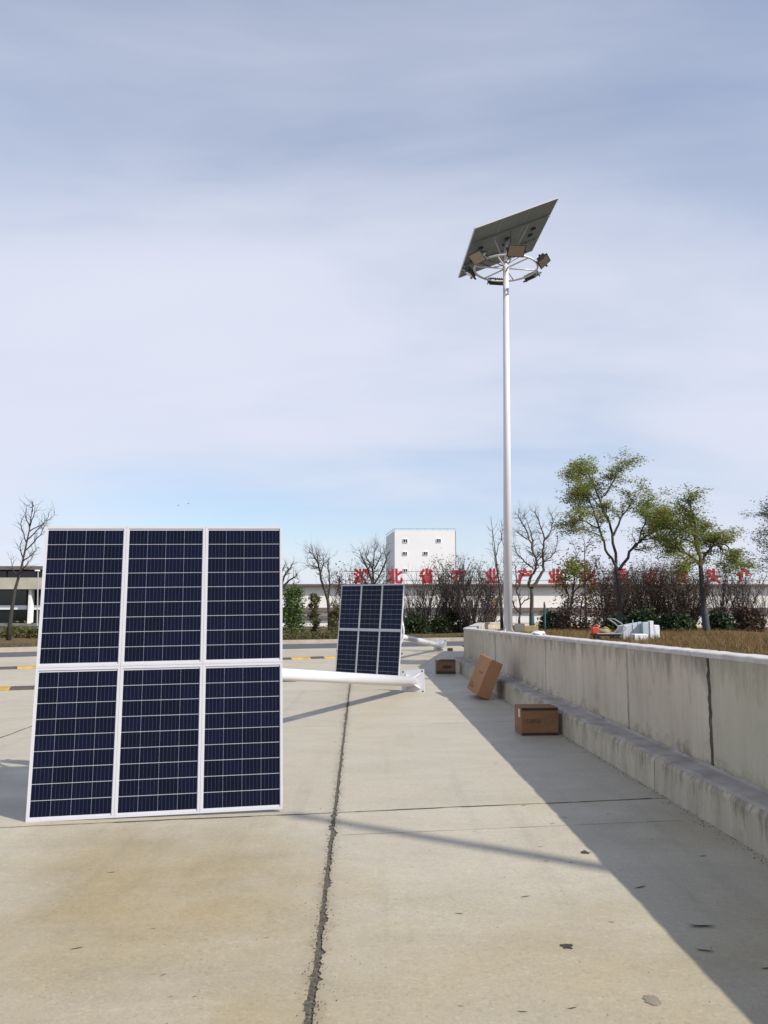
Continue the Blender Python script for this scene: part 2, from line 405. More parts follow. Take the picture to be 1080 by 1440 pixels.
mb = MB()
mb.quad((-45, -12, -0.035), (6, -12, -0.035), (6, 31, -0.035), (-45, 31, -0.035))
yard = tag(mb.build('concrete_yard', M_BASE), 'pale concrete yard cast in large slabs', kind='structure')
for k in range(-8, 1):
    for j in range(-4, 6):
        a, b, c, d = cross(k, j), cross(k + 1, j), cross(k + 1, j + 1), cross(k, j + 1)
        cen = (a + b + c + d) / 4
        mb = MB(); gap = 0.008
        q = []
        for p in (a, b, c, d):
            dv = cen - p; q.append(p + Vector((math.copysign(gap if not (k in (-1, 0)) else 0.010, dv.x), math.copysign(gap, dv.y), 0)))
        # slab edge with slight chips along its sides
        ring = []
        for e in range(4):
            p0, p1 = q[e], q[(e + 1) % 4]; n = 14
            nrm = (cen - (p0 + p1) / 2).normalized()
            if (k == -1 and e == 1) or (k == 0 and e == 3):
                n = 260 if j < 1 else 90; acc = 0.0
                for t in range(n):
                    f = t / n; p_ = p0.lerp(p1, f); worn = 1.0 if p_.y < 6.6 else 0.55
                    acc = acc * 0.72 + rnd.gauss(0, 0.0075)
                    chip = max(0.0, acc + 0.003) * worn + (abs(rnd.gauss(0, 0.0025)))
                    ring.append(p_ + nrm * (0 if t == 0 else min(0.034, chip)))
                continue
            for t in range(n):
                f = t / n
                ring.append(p0.lerp(p1, f) + nrm * (0 if t == 0 else max(0, rnd.gauss(0.001, 0.004))))
        N = len(ring)
        vs = [p + Vector((0, 0, 0)) for p in ring] + [p + Vector((0, 0, -0.033)) for p in ring]
        mb.add(vs, [tuple(range(N))] + [(i, i + N, (i + 1) % N + N, (i + 1) % N) for i in range(N)])
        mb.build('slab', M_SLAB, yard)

def ragged_strip(path_fn, t0, t1, step, wfun, z, name, mat, parent):
    mb = MB(); L = []; Rr = []; t = t0; la = ra = 1.0
    while t <= t1:
        p, nrm = path_fn(t)
        la = max(0.25, min(2.3, la * 0.55 + 0.45 * rnd.lognormvariate(0, 0.6))); ra = max(0.25, min(2.3, ra * 0.55 + 0.45 * rnd.lognormvariate(0, 0.6)))
        w = wfun(t)
        L.append(p + nrm * (-w * la)); Rr.append(p + nrm * (w * ra)); t += step
    n = len(L)
    mb.add([(v.x, v.y, z) for v in L] + [(v.x, v.y, z) for v in Rr], [(i, n + i, n + i + 1, i + 1) for i in range(n - 1)])
    return mb.build(name, mat, parent)
def long_path(k):
    def f(y): return Vector((colx(k, y) + 0.012 * math.sin(y * 1.9) + 0.006 * math.sin(y * 7), y, 0)), Vector((1, 0, 0))
    return f
def straight(y): return Vector((colx(0, y), y, 0)), Vector((1, 0, 0))
ragged_strip(straight, -2, 28, 0.05, lambda t: 0.06, -0.007, 'joint_sealant', M_SEAL, yard)
def tr_path(j):
    def f(x): return Vector((x, rowy(j, x) + 0.008 * math.sin(x * 3.1), 0)), Vector((0, 1, 0))
    return f
ragged_strip(tr_path(0), -4.5, 2.25, 0.05, lambda t: 0.0055, 0.003, 'joint_sealant', M_CRACK, yard)
ragged_strip(long_path(-1), -2, 28, 0.08, lambda t: 0.009, 0.003, 'joint_sealant', M_CRACK, yard)
# saw-cut shrinkage line in front of the transverse joint
def saw(x): return Vector((x, 5.85 + 0.15 * x, 0)), Vector((0, 1, 0))
ragged_strip(saw, -0.3, 2.3, 0.08, lambda t: 0.0018, 0.003, 'hairline_crack', M_CRACK, yard)

# road, kerbs and verge beyond the yard
near = [(-60, 10), (-30, 17.5), (-12.0, 24.6), (-3.7, 29.2), (2.8, 31.5), (12, 33), (60, 36)]
far = [(-60, 12.6), (-30, 20.0), (-13.0, 27.0), (-4.1, 32.7), (2.9, 35.2), (12, 36.8), (60, 40)]
mb = MB()
for i in range(len(near) - 1):
    mb.quad((*near[i], 0.006), (*near[i + 1], 0.006), (*far[i + 1], 0.006), (*far[i], 0.006))
tag(mb.build('road', M_ROAD), 'grey asphalt road crossing behind the yard', kind='structure')
mb = MB()
for i in range(len(far) - 1):
    a, b = Vector((*far[i], 0)), Vector((*far[i + 1], 0)); d = (b - a).normalized(); nn = Vector((-d.y, d.x, 0)) * 0.30
    up = Vector((0, 0, 0.16))
    mb.hexa([a, b, b + nn, a + nn, a + up, b + up, b + nn + up, a + nn + up])
tag(mb.build('kerb', M_KERB), 'pale kerb along the far side of the road', kind='structure')
mb = MB(); xs = [i * 1.5 - 60 for i in range(81)]
def fary(x):
    for (x0, y0), (x1, y1) in zip(far, far[1:]):
        if x0 <= x <= x1: return y0 + (y1 - y0) * (x - x0) / (x1 - x0)
    return far[-1][1]
rows = []
for t in (0, 0.6, 1.4, 2.4, 4, 6, 9, 14, 22):
    rows.append([(x, fary(x) + 0.22 + t, 0.10 + (0.04 if t > 0.3 else 0) + rnd.uniform(-0.03, 0.05) * (t > 0.3)) for x in xs])
n = len(xs)
mb.add([p for r_ in rows for p in r_], [(i * n + j, i * n + j + 1, (i + 1) * n + j + 1, (i + 1) * n + j) for i in range(len(rows) - 1) for j in range(n - 1)])
tag(mb.build('verge', M_VERGE, smooth=True), 'bare brown earth verge beyond the road', kind='structure')

# ------------------------------------------------------------------ retaining wall
def bx(y): return 2.71 - 0.047 * y          # foot of plinth
def fx(y): return 2.98 - 0.047 * y          # wall face
def wtop(y): return 1.325 - 0.0150 * y
TH = 0.24
wall = thing('retaining_wall', 'long grey cast concrete wall with white top and stepped foot', 'wall', (2.5, 5, 0))
OFF = (2.5, 5, 0)
YE = 20.3
secs = [(-6, 0.5, M_WALL2), (0.52, 6.60, M_WALL2), (6.625, 8.52, M_WALL), (8.53, 11.98, M_WALL), (11.99, 16.0, M_WALL), (16.02, YE, M_WALL)]
for y0, y1, m in secs:
    mb = MB(); n = max(2, int((y1 - y0) / 0.25))
    prof = []
    for i in range(n + 1):
        y = y0 + (y1 - y0) * i / n; e = 0.0 if 0 < i < n else 0.006
        jit = rnd.uniform(-0.003, 0.003)
        prof.append([(fx(y) + e + jit, y, 0.0), (fx(y) + e + jit, y, 0.42), (fx(y) + e + rnd.uniform(-0.004, 0.004), y, 0.9), (fx(y) + e, y, wtop(y) - 0.045), (fx(y) + TH - e, y, wtop(y) - 0.045), (fx(y) + TH - e, y, 0.0)])
    k = 6
    vs = [p for r_ in prof for p in r_]
    fs = [(i * k + j, i * k + (j + 1), (i + 1) * k + (j + 1), (i + 1) * k + j) for i in range(n) for j in range(k - 1)]
    fs += [tuple(reversed(range(k))), tuple(n * k + j for j in range(k))]
    mb.add(vs, fs); mb.build('wall_section', m, wall, off=OFF)
# coping in lengths, with worn uneven front edges
y = -6.0
while y < YE - 0.1:
    y1 = min(y + rnd.uniform(2.2, 3.4), YE)
    mb = MB(); n = max(2, int((y1 - y) / 0.12)); prof = []
    for i in range(n + 1):
        yy = y + 0.004 + (y1 - y - 0.008) * i / n
        ch = max(0, rnd.gauss(0.0, 0.006)); dz = rnd.uniform(-0.003, 0.003)
        prof.append([(fx(yy) - 0.004 + ch, yy, wtop(yy) - 0.044), (fx(yy) - 0.004 + ch, yy, wtop(yy) - 0.008 + dz), (fx(yy) + 0.012 + ch, yy, wtop(yy) + dz), (fx(yy) + TH, yy, wtop(yy) + dz), (fx(yy) + TH + 0.01, yy, wtop(yy) - 0.044)])
    k = 5
    mb.add([p for r_ in prof for p in r_], [(i * k + j, i * k + j + 1, (i + 1) * k + j + 1, (i + 1) * k + j) for i in range(n) for j in range(k - 1)] + [tuple(reversed(range(k))), tuple(n * k + j for j in range(k))])
    mb.build('coping', M_COPING, wall, off=OFF); y = y1
# plinth: rough broken top edge, mortar ledge on it
for y0, y1 in ((-6, 1.2), (1.215, 4.9), (4.915, 7.15), (7.165, 9.3), (9.31, 12.4), (12.41, 16.2), (16.21, YE)):
    mb = MB(); n = int((y1 - y0) / 0.06); prof = []; w = 0
    for i in range(n + 1):
        yy = y0 + (y1 - y0) * i / n
        w = w * 0.7 + rnd.gauss(0, 0.006); ch = abs(w) + (rnd.random() < 0.06) * rnd.uniform(0, 0.03)
        b_ = bx(yy) + rnd.uniform(-0.003, 0.003)
        prof.append([(b_, yy, 0.0), (b_ + 0.004, yy, 0.13), (b_ + 0.006, yy, 0.255 - ch * 0.8), (b_ + 0.018 + ch, yy, 0.285 - ch * 0.3), (b_ + 0.05 + ch, yy, 0.296), (fx(yy) - 0.03, yy, 0.302), (fx(yy) - 0.004, yy, 0.315 + abs(rnd.gauss(0, 0.01)))])
    k = 7
    fs = [(i * k + j, i * k + j + 1, (i + 1) * k + j + 1, (i + 1) * k + j) for i in range(n) for j in range(3)]
    mb.add([p for r_ in prof for p in r_], fs + [tuple(reversed(range(k))), tuple(n * k + j for j in range(k))])
    mb.build('plinth', M_PLINTH, wall, off=OFF)
    mb = MB(); mb.add([p for r_ in prof for p in r_], [(i * k + j, i * k + j + 1, (i + 1) * k + j + 1, (i + 1) * k + j) for i in range(n) for j in range(3, k - 1)])
    mb.build('mortar_ledge', M_LEDGE, wall, off=OFF)
# vertical cracks in the face
for yc, wd in ((6.612, 0.016), (8.525, 0.005), (11.985, 0.008), (16.01, 0.012)):
    mb = MB(); n = 30; Lp = []; Rp = []
    for i in range(n + 1):
        z = 0.31 + (wtop(yc) - 0.36) * i / n; d = 0.006 * math.sin(i * 1.1) + rnd.gauss(0, 0.004); w_ = wd * rnd.uniform(0.5, 1.3)
        Lp.append((fx(yc) - 0.003, yc + d - w_, z)); Rp.append((fx(yc) - 0.003, yc + d + w_, z))
    mb.add(Lp + Rp, [(i, i + 1, n + 2 + i, n + 1 + i) for i in range(n)])
    mb.build('crack', M_CRACK, wall, off=OFF)
# return wall turning away at the far end
rw = [(fx(YE), YE + 0.004), (3.15, 27.0), (14, 31.0), (60, 33.5)]
ret = thing('return_wall', 'pale end wall bending away behind the standing lamp pole', 'wall', (2.5, 24, 0))
for i in range(len(rw) - 1):
    a, b = Vector((*rw[i], 0)), Vector((*rw[i + 1], 0)); d = (b - a).normalized(); nn = Vector((d.y, -d.x, 0)) * 0.26
    a2 = a if i == 0 else a + d * 0.004
    mb = MB(); za, zb = wtop(a.y) if i == 0 else wtop(24) , wtop(27)
    za = 1.02; zb = 1.0
    U = lambda z: Vector((0, 0, z))
    mb.hexa([a2, a2 + nn, b + nn, b, a2 + U(za - .045), a2 + nn + U(za - .045), b + nn + U(zb - .045), b + U(zb - .045)])
    mb.build('wall_section', M_WALL, ret, off=(2.5, 24, 0))
    mb = MB(); e = nn.normalized() * 0.01
    mb.hexa([a2 - e + U(za - .044), a2 + nn + e + U(za - .044), b + nn + e + U(zb - .044), b - e + U(zb - .044), a2 - e + U(za), a2 + nn + e + U(za), b + nn + e + U(zb), b - e + U(zb)])
    mb.build('coping', M_COPING, ret, off=(2.5, 24, 0))

# planter earth behind the wall
def sz(x, y): return 1.10 - 0.0095 * y
mb = MB(); ys = [-6 + i * 0.9 for i in range(36)]; us = [0, 0.3, 0.7, 1.2, 1.8, 2.5, 3.4, 4.5, 6, 8, 11, 15, 20, 28, 40, 60]
rows = []
for y in ys:
    x0 = fx(y) + TH - 0.02 if y <= YE else (fx(YE) + (3.15 - fx(YE)) * (y - YE) / 6.7 + 0.27)
    rows.append([(x0 + u, y, min(sz(x0 + u, y), wtop(min(y, 26)) - 0.06) + ((rnd.uniform(-0.06, 0.05) + 0.05 * math.sin(1.3 * u + 0.7 * y)) if u > 0.2 else -0.02)) for u in us])
n = len(us)
rows = [r_ for r_ in rows if r_[0][1] < 26.8]
mb.add([p for r_ in rows for p in r_], [(i * n + j, i * n + j + 1, (i + 1) * n + j + 1, (i + 1) * n + j) for i in range(len(rows) - 1) for j in range(n - 1)])
tag(mb.build('planter_earth', M_SOIL, smooth=True), 'raised brown earth bed behind the concrete wall', kind='structure')

# ------------------------------------------------------------------ solar lamps
def frame_mesh():
    mb = MB(); w, h, b, d = PWM / 2 - 0.0008, PHM / 2 - 0.0008, 0.019, 0.036
    mb.box((0, h - b / 2, -d / 2), (2 * w, b, d)); mb.box((0, -h + b / 2, -d / 2), (2 * w, b, d))
    mb.box((w - b / 2, 0, -d / 2), (b, 2 * h - 2 * b, d)); mb.box((-w + b / 2, 0, -d / 2), (b, 2 * h - 2 * b, d))
    return mb.mesh('panel_frame', M_FRAME)
def sheet_mesh(z, mat, flip, name):
    mb = MB(); w, h = PWM / 2 - (0.018 if not flip else 0.006), PHM / 2 - (0.018 if not flip else 0.006)
    p = [(-w, -h, z), (w, -h, z), (w, h, z), (-w, h, z)]
    mb.quad(*(reversed(p) if flip else p)); return mb.mesh(name, mat)
FR = frame_mesh(); SH = sheet_mesh(-0.008, M_SHEET, False, 'backing_sheet'); BK = sheet_mesh(-0.038, M_BACK, True, 'back_cover')
mb = MB(); e = 0.006; x, y = CW / 2, CH / 2
mb.add([(-x, -y, 0), (x, -y, 0), (x, y, 0), (-x, y, 0)], [(0, 1, 2, 3)])
CELL = mb.mesh('cell', M_CELL)
mb = MB()
def cellpos(i, j): return ((i - 1.5) * CP, (j - 4) * RP)
for i in range(4):
    for j in range(9):
        cx, cy = cellpos(i, j); mb.quad((cx - x, cy - y, -0.006), (cx + x, cy - y, -0.006), (cx + x, cy + y, -0.006), (cx - x, cy + y, -0.006))
CELLS = mb.mesh('cells', M_CELL2)
mb = MB(); mb.box((0, 0, 0), (0.10, 0.07, 0.03)); JB = mb.mesh('junction_box', M_BLACK)
mb = MB()
mb.box((0, 0, 0), (0.37, 0.27, 0.03))
mb.box((0, 0, 0.045), (0.28, 0.19, 0.05))
for i in range(6): mb.box((-0.125 + i * 0.05, 0, 0.085), (0.012, 0.18, 0.03))
FLH = mb.mesh('floodlight', M_LAMPBODY)
mb = MB(); mb.box((0, 0, -0.018), (0.33, 0.23, 0.008)); LENS = mb.mesh('lens', M_LENS)
mb = MB(); mb.box((-0.20, 0, 0.02), (0.012, 0.04, 0.14)); mb.box((0.20, 0, 0.02), (0.012, 0.04, 0.14)); mb.box((0, 0, 0.095), (0.40, 0.04, 0.012)); BRK = mb.mesh('bracket', M_LAMPBODY)

def basis(a, b, c, o): return Matrix(((a.x, b.x, c.x, o.x), (a.y, b.y, c.y, o.y), (a.z, b.z, c.z, o.z), (0, 0, 0, 1)))

def make_lamp(label, base, top, pc, w, h, single_cells, phase, group='solar flood lamps', sc=1.0, lights=True):
    """base, top: ends of the pole; pc: centre of the panel front; w, h: its in-plane axes"""
    base, top, pc = Vector(base), Vector(top), Vector(pc)
    w = Vector(w).normalized(); h = Vector(h); h = (h - w * h.dot(w)).normalized(); n = w.cross(h)
    root = thing('solar_lamp', label, 'solar lamp', base, group)
    a = (top - base).normalized(); L = (top - base).length
    # frame of the pole: ax2 nearest to h
    v = (h - a * h.dot(a)).normalized(); u = v.cross(a)
    P = lambda uu, vv, t: u * uu + v * vv + a * t                 # pole coordinates -> offset from base
    # pole
    mb = MB(); mb.tube([a * (0.02), a * (L * 0.5), a * L], [0.094, 0.077, 0.059], 28); mb.build('pole', M_WHITE, root, True)
    mb = MB(); q = 0.22
    mb.hexa([P(-q, -q, 0), P(q, -q, 0), P(q, q, 0), P(-q, q, 0), P(-q, -q, .02), P(q, -q, .02), P(q, q, .02), P(-q, q, .02)])
    bp = mb.build('base_plate', M_WHITE, root)
    for k in range(4):
        c_, s_ = math.cos(k * math.pi / 2 + math.pi / 4), math.sin(k * math.pi / 2 + math.pi / 4)
        r1 = u * c_ + v * s_; tt = (u * -s_ + v * c_) * 0.006
        mb = MB(); i0 = r1 * 0.088; o0 = r1 * 0.20
        mb.add([i0 - tt + a * .021, o0 - tt + a * .021, i0 - tt + a * .20, i0 + tt + a * .021, o0 + tt + a * .021, i0 + tt + a * .20], [(0, 1, 2), (5, 4, 3), (0, 3, 4, 1), (1, 4, 5, 2), (2, 5, 3, 0)])
        mb.build('gusset', M_WHITE, bp)
        mb = MB(); hc = r1 * 0.262 + a * 0.0
        mb.tube([hc - a * 0.002, hc + a * 0.022], 0.016, 10); mb.build('bolt_hole', M_BLACK, bp)
    # service door near the foot
    # ring carrying the floodlights
    rz = L - 0.16 * sc; RR = 0.69 if sc == 1.0 else 0.56
    mb = MB(); mb.tube([P(RR * math.cos(t * math.pi / 24), RR * math.sin(t * math.pi / 24), rz) for t in range(49)], 0.024, 8, False)
    mb.build('ring', M_WHITE, root, True)
    for k in range(6):
        t = phase + k * math.pi / 3 + R(30)
        mb = MB(); mb.tube([P(0.05 * math.cos(t), 0.05 * math.sin(t), rz), P(RR * math.cos(t), RR * math.sin(t), rz)], 0.017, 6); mb.build('spoke', M_WHITE, root, True)
    for k in range(6 if lights else 0):
        t = phase + k * math.pi / 3
        out = P(math.cos(t), math.sin(t), 0); side = P(-math.sin(t), math.cos(t), 0)
        ln = (out * 0.62 - a * 0.78).normalized()                # the way the lens looks: down and outward
        zl = -ln; yl = zl.cross(side)
        pos = P((RR + 0.15) * math.cos(t), (RR + 0.15) * math.sin(t), rz + 0.02)
        f = link('floodlight', FLH, root); f.matrix_local = basis(side, yl, zl, pos)
        link('lens', LENS, f); link('bracket', BRK, f)
    # struts from the pole head to the panel
    hub = a * (L - 0.10); pcl = pc - base
    mb = MB(); mb.tube([a * (L - 0.02), pcl - n * 0.065], [0.045, 0.045], 12); mb.build('pole_head', M_WHITE, root, True)
    for sx, sy in ((1, 1), (1, -1), (-1, 1), (-1, -1)):
        mb = MB(); mb.tube([hub + (u * sx + v * sy) * 0.03, pcl + w * sx * 0.42 + h * sy * 0.5 - n * 0.06], 0.014, 6); mb.build('strut', M_GALV, root, True)
    for sx, sy in ((-1, 0.72), (1, 0.72), (0, -0.72)):
        e0 = pcl + w * sx * PWM * 0.98 * sc + h * sy * PHM * 0.6 * sc - n * 0.06
        mb = MB(); mb.tube([e0, e0.lerp(hub, 0.45) - n * 0.10, hub + (e0 - hub) * 0.06], 0.008, 5); mb.build('cable', M_BLACK, root)
    for sy in (-0.5, 0.5):
        mb = MB(); cc = pcl + h * sy - n * 0.054
        X, Y_, Z_ = w * 0.93, h * 0.02, n * 0.0145
        mb.hexa([cc - X - Y_ - Z_, cc + X - Y_ - Z_, cc + X + Y_ - Z_, cc - X + Y_ - Z_, cc - X - Y_ + Z_, cc + X - Y_ + Z_, cc + X + Y_ + Z_, cc - X + Y_ + Z_])
        mb.build('panel_rail', M_BACK, root)
    for i in range(3):
        for j in range(2):
            m = basis(w, h, n, pcl + (w * ((i - 1) * PWM) + h * ((j - 0.5) * PHM)) * sc) @ Matrix.Scale(sc, 4)
            fr = link('solar_panel', FR, root); fr.matrix_local = m
            link('backing_sheet', SH, fr); link('back_cover', BK, fr)
            jb = link('junction_box', JB, fr); jb.location = (0, -PHM * 0.36 if j else PHM * 0.40, -0.054)
            if single_cells:
                for ci in range(4):
                    for cj in range(9):
                        c = link('cell', CELL, fr); px, py = cellpos(ci, cj); c.location = (px, py, -0.006)
            else:
                cs = link('cells', CELLS, fr); cs['kind'] = 'stuff'
    return root

def rv(v):
    v = Vector(v); return Matrix.Rotation(v.length, 3, v.normalized())
# lamp lying nearest: its panel stands on its edge facing the viewer
m1 = rv((-0.1164, -0.0230, 0.1494)); pc1 = Vector((-1.774, 6.409, 1.139))
n1v = m1 @ Vector((0, -1, 0))
b1 = at(581, 958.5, 15.1)
make_lamp('nearest solar lamp lying down, large dark panel propped upright at front left', b1, pc1 - n1v * 0.62, pc1, m1 @ Vector((1, 0, 0)), m1 @ Vector((0, 0, 1)), True, R(14))
m2 = Matrix.Rotation(-0.60, 3, 'Z') @ Matrix.Rotation(-0.115, 3, 'X'); pc2 = Vector((-0.345, 18.25, 1.042))
n2v = m2 @ Vector((0, -1, 0))
b2 = at(619, 908.0, 28.3)
make_lamp('farther solar lamp lying down, small blue panel seen over the nearer white pole', b2, pc2 - n2v * 0.40, pc2, m2 @ Vector((1, 0, 0)), m2 @ Vector((0, 0, 1)), False, R(14), sc=0.925, lights=False)
# lamp standing behind the wall
pc3 = Vector((2.678, 16.641, 9.646)); w3 = Vector((1.755, 0.13, 0.725)); h3 = Vector((-0.125, 2.27, -0.095))
n3 = w3.cross(h3).normalized()
pb = at(714.5, 885, 16.64); pt = at(711.3, 372, 16.64); dirp = (pt - pb).normalized()
base3 = pb - dirp * 0.17; top3 = Vector((pt.x, pt.y, 9.13))
L3 = make_lamp('tall white solar lamp standing behind the wall, panel and floodlights on top', base3, top3, pc3, w3, h3, False, R(33))
# unseen pole added to the right of the viewer to cast the long yard shadow
mast = thing('shadow_pole', 'unseen slim pole far to the right, added to cast the soft shadow across the yard', 'unseen pole', (12.0, -1.24, 0.9))
mb = MB(); mb.tube([(0, 0, 0), (0, 0, 5.2), (0, 0, 10.4)], [0.13, 0.10, 0.06], 16); mb.build('pole', M_GALV, mast, True)
mb = MB(); mb.tube([(0, 0, 10.4), (0, 0, 10.48)], [0.10, 0.04], 16); mb.build('cap', M_GALV, mast, True)

# ------------------------------------------------------------------ cartons
def carton(name, label, x0, x1, yf, depth, hgt, mat, yaw=0.0, z=0.0):
    """front-left foot at (x0,yf)"""
    root = thing(name, label, 'cardboard box', (x0, yf, z), 'cartons along the wall'); root.rotation_euler = (0, 0, yaw)
    wd = x1 - x0
    mb = MB(); mb.box((wd / 2, depth / 2, hgt / 2), (wd, depth, hgt)); o = mb.build('carton_body', mat, root); bevel(o, 0.006, 2)
    for f in (0, 1):
        mb = MB(); mb.box((wd / 2, depth * (0.25 + 0.5 * f), hgt + 0.003), (wd - 0.004, depth * 0.49, 0.005)); mb.build('flap', mat, root)
    return root, wd, depth, hgt
r1, wd, dp, hg = carton('carton', 'closed brown carton with dark tape and print, nearest of the boxes', 1.71, 2.18, 10.06, 0.36, 0.335, M_CARD, R(4))
mb = MB(); mb.box((wd / 2, -0.002, hg - 0.016), (wd - 0.005, 0.003, 0.030)); mb.build('tape', M_TAPE, r1); mb = MB(); mb.box((wd / 2, -0.002, 0.018), (wd - 0.005, 0.003, 0.034)); mb.build('tape', M_TAPE, r1)
mb = MB()                                   # one line of worn print, too faint to read, and a faint round mark
for i, (hh, ww) in enumerate(((.05, .012), (.05, .016), (.055, .02), (.06, .026), (.05, .024), (.045, .022), (.05, .02))):
    cx = 0.045 + i * 0.031; mb.box((cx, -0.0012, 0.175), (ww * 0.4, 0.002, hh)); mb.box((cx + ww * 0.25, -0.0012, 0.175 + rnd.choice((-.018, 0, .018))), (ww, 0.002, hh * 0.22))
mb.build('print', M_INK, r1)
mb = MB()
for t in range(16):
    a0, a1 = t * math.pi / 8, (t + 1) * math.pi / 8
    q = [(0.345 + 0.07 * k * math.cos(a), -0.0016, 0.18 + 0.06 * k * math.sin(a)) for k, a in ((1, a0), (1, a1), (0.72, a1), (0.72, a0))]
    mb.quad(*q)
mb.build('print', M_CARD3, r1)
mb = MB(); mb.box((-0.002, 0.10, hg - 0.07), (0.003, 0.08, 0.10)); mb.build('label', M_LABEL, r1)
r3, wd, dp, hg = carton('carton', 'small dark brown carton in shade near the far wall corner', 1.235, 1.685, 18.85, 0.34, 0.315, M_CARD3, R(1))
mb = MB(); mb.box((wd / 2, -0.002, hg - 0.012), (wd, 0.003, 0.026)); mb.build('tape', M_TAPE, r3); mb = MB(); mb.box((wd / 2, -0.002, 0.03), (wd, 0.003, 0.06)); mb.build('tape', M_TAPE, r3)
mb = MB(); mb.box((wd * 0.55, -0.002, hg * 0.52), (0.2, 0.003, 0.06)); mb.build('print', M_TAPE, r3)
r5, wd, dp, hg = carton('carton', 'tiny dark brown box on the ground beside the farther pole base', 2.22, 2.40, 27.9, 0.14, 0.10, M_TAPE, 0)
# tall carton leaning against the wall
lean = thing('carton', 'tall reddish carton leaning slantwise against the wall', 'cardboard box', (1.70, 14.6, 0), 'cartons along the wall')
# foot edge runs along the wall, the box tips back onto plinth and wall
p_bl = gp(656.5, 971, 0.08); p_br = gp(672, 978, 0.08)
p_tl = at(677, 924, p_bl.y); p_tr = at(690, 927, p_br.y)
upv = ((p_tl - p_bl) + (p_tr - p_br)) / 2; ex = (p_br - p_bl)
ex = (ex - upv * ex.dot(upv) / upv.length_squared)
wn_ = ex.cross(upv).normalized()
if wn_.x < 0: wn_ = -wn_
th = wn_ * 0.23
lo = Vector((1.70, 14.6, 0))
mb = MB(); A = p_bl - lo; B = A + ex; A2 = A + upv; B2 = B + upv
mb.hexa([A, B, B + th, A + th, A2, B2, B2 + th, A2 + th]); o = mb.build('carton_body', M_CARD2, lean); bevel(o, 0.008, 2)
zmin = min(v.co.z for v in o.data.vertices); lean.location.z -= zmin
mb = MB(); f = -wn_ * 0.002
cxx = lambda s_, t_: A + ex * s_ + upv * t_ + f
for (s0, s1, t0, t1) in ((0.1, 0.45, 0.10, 0.17), (0.15, 0.4, 0.2, 0.24), (0.45, 0.85, 0.55, 0.60)):
    mb.quad(cxx(s0, t0), cxx(s1, t0), cxx(s1, t1), cxx(s0, t1))
mb.build('print', M_CARD3, lean)
for s_ in (0, 1):
    mb = MB(); e1 = A2 + upv * 0.003 + ex * (0.08 + 0.46 * s_); up2 = upv.normalized() * 0.03
    mb.add([e1, e1 + ex * 0.4, e1 + ex * 0.38 + up2 + th * 0.1, e1 + ex * 0.03 + up2 * 0.8 + th * 0.15], [(0, 1, 2, 3)]); mb.build('flap', M_CARD2, lean)

# ------------------------------------------------------------------ speed bumps
def bump(label, a, b, seg, phase=0):
    a, b = Vector(a), Vector(b); d = (b - a).normalized(); nrm = Vector((-d.y, d.x, 0)); L = (b - a).length
    root = thing('speed_bump', label, 'speed bump', a, 'yellow and black speed bumps')
    meshes = {}
    for key, mat in (('yellow', M_YEL), ('black', M_BLK)):
        mb = MB(); hw = 0.17; l = (seg if key == 'yellow' else seg * 0.7) - 0.01
        pr = [(-hw, 0.0), (-hw * 0.72, 0.035), (-0.05, 0.055), (0.05, 0.055), (hw * 0.72, 0.035), (hw, 0.0)]
        vs = [d * 0.0 + nrm * q + Vector((0, 0, z)) for q, z in pr] + [d * l + nrm * q + Vector((0, 0, z)) for q, z in pr]
        k = 6; mb.add(vs, [(i, i + 1, i + 1 + k, i + k) for i in range(k - 1)] + [tuple(reversed(range(k))), tuple(range(k, 2 * k))])
        meshes[key] = mb.mesh('rubber_segment', mat)
    t = 0; i = phase
    while t < L:
        key = 'yellow' if i % 2 == 0 else 'black'
        o = link(key + '_segment', meshes[key], root); o.location = d * t + Vector((0, 0, 0.002)); t += (seg if key == 'yellow' else seg * 0.7); i += 1
bump('long yellow and black speed bump nearer the road', (-14.0, 17.95, 0), (-1.2, 24.65, 0), 0.62)
bump('yellow and black speed bump nearer the panels', (-12.0, 13.85, 0), (-1.55, 17.28, 0), 0.60, 1)

# ------------------------------------------------------------------ buildings
def box_px(mb, x0, x1, y0, y1, Y, depth):
    a = at(x0, y1, Y); b = at(x1, y0, Y)
    mb.box(((a.x + b.x) / 2, Y + depth / 2, (a.z + b.z) / 2), (b.x - a.x, depth, b.z - a.z))
FY = 60.0
fac = thing('factory_hall', 'long low white factory hall with brown band and eaves', 'building', (12, FY, 0)); fo = (12, FY, 0)
xl, xr = -22.0, 48.0; ztop = at(700, 824, FY).z; zb0 = at(700, 860, FY).z; zb1 = at(700, 854.5, FY).z
xx = xl; k = 0
while xx < xr:
    mb = MB(); mb.box((xx + 1.99, FY + 6, (zb1 + ztop) / 2), (3.98, 12, ztop - zb1)); mb.build('wall_panel', M_BWALL, fac, off=fo)
    mb = MB(); mb.box((xx + 1.99, FY + 6, zb0 / 2 - 0.1), (3.98, 12, zb0 + 0.2)); mb.build('wall_panel', M_BWALL, fac, off=fo); xx += 4.0
mb = MB(); mb.box(((xl + xr) / 2, FY + 5.9, (zb0 + zb1) / 2), (xr - xl, 12.25, zb1 - zb0 - 0.004)); mb.build('band', M_BAND, fac, off=fo)
mb = MB(); mb.box(((xl + xr) / 2, FY + 5.85, ztop + 0.07), (xr - xl + 0.3, 12.7, 0.13)); mb.build('eave', M_EAVE, fac, off=fo)
mb = MB(); mb.box((at(437, 868, FY).x, FY - 0.12, at(437, 868, FY).z), (5.0, 0.2, 0.22)); mb.build('pipe_rail', M_BAND, fac, off=fo)
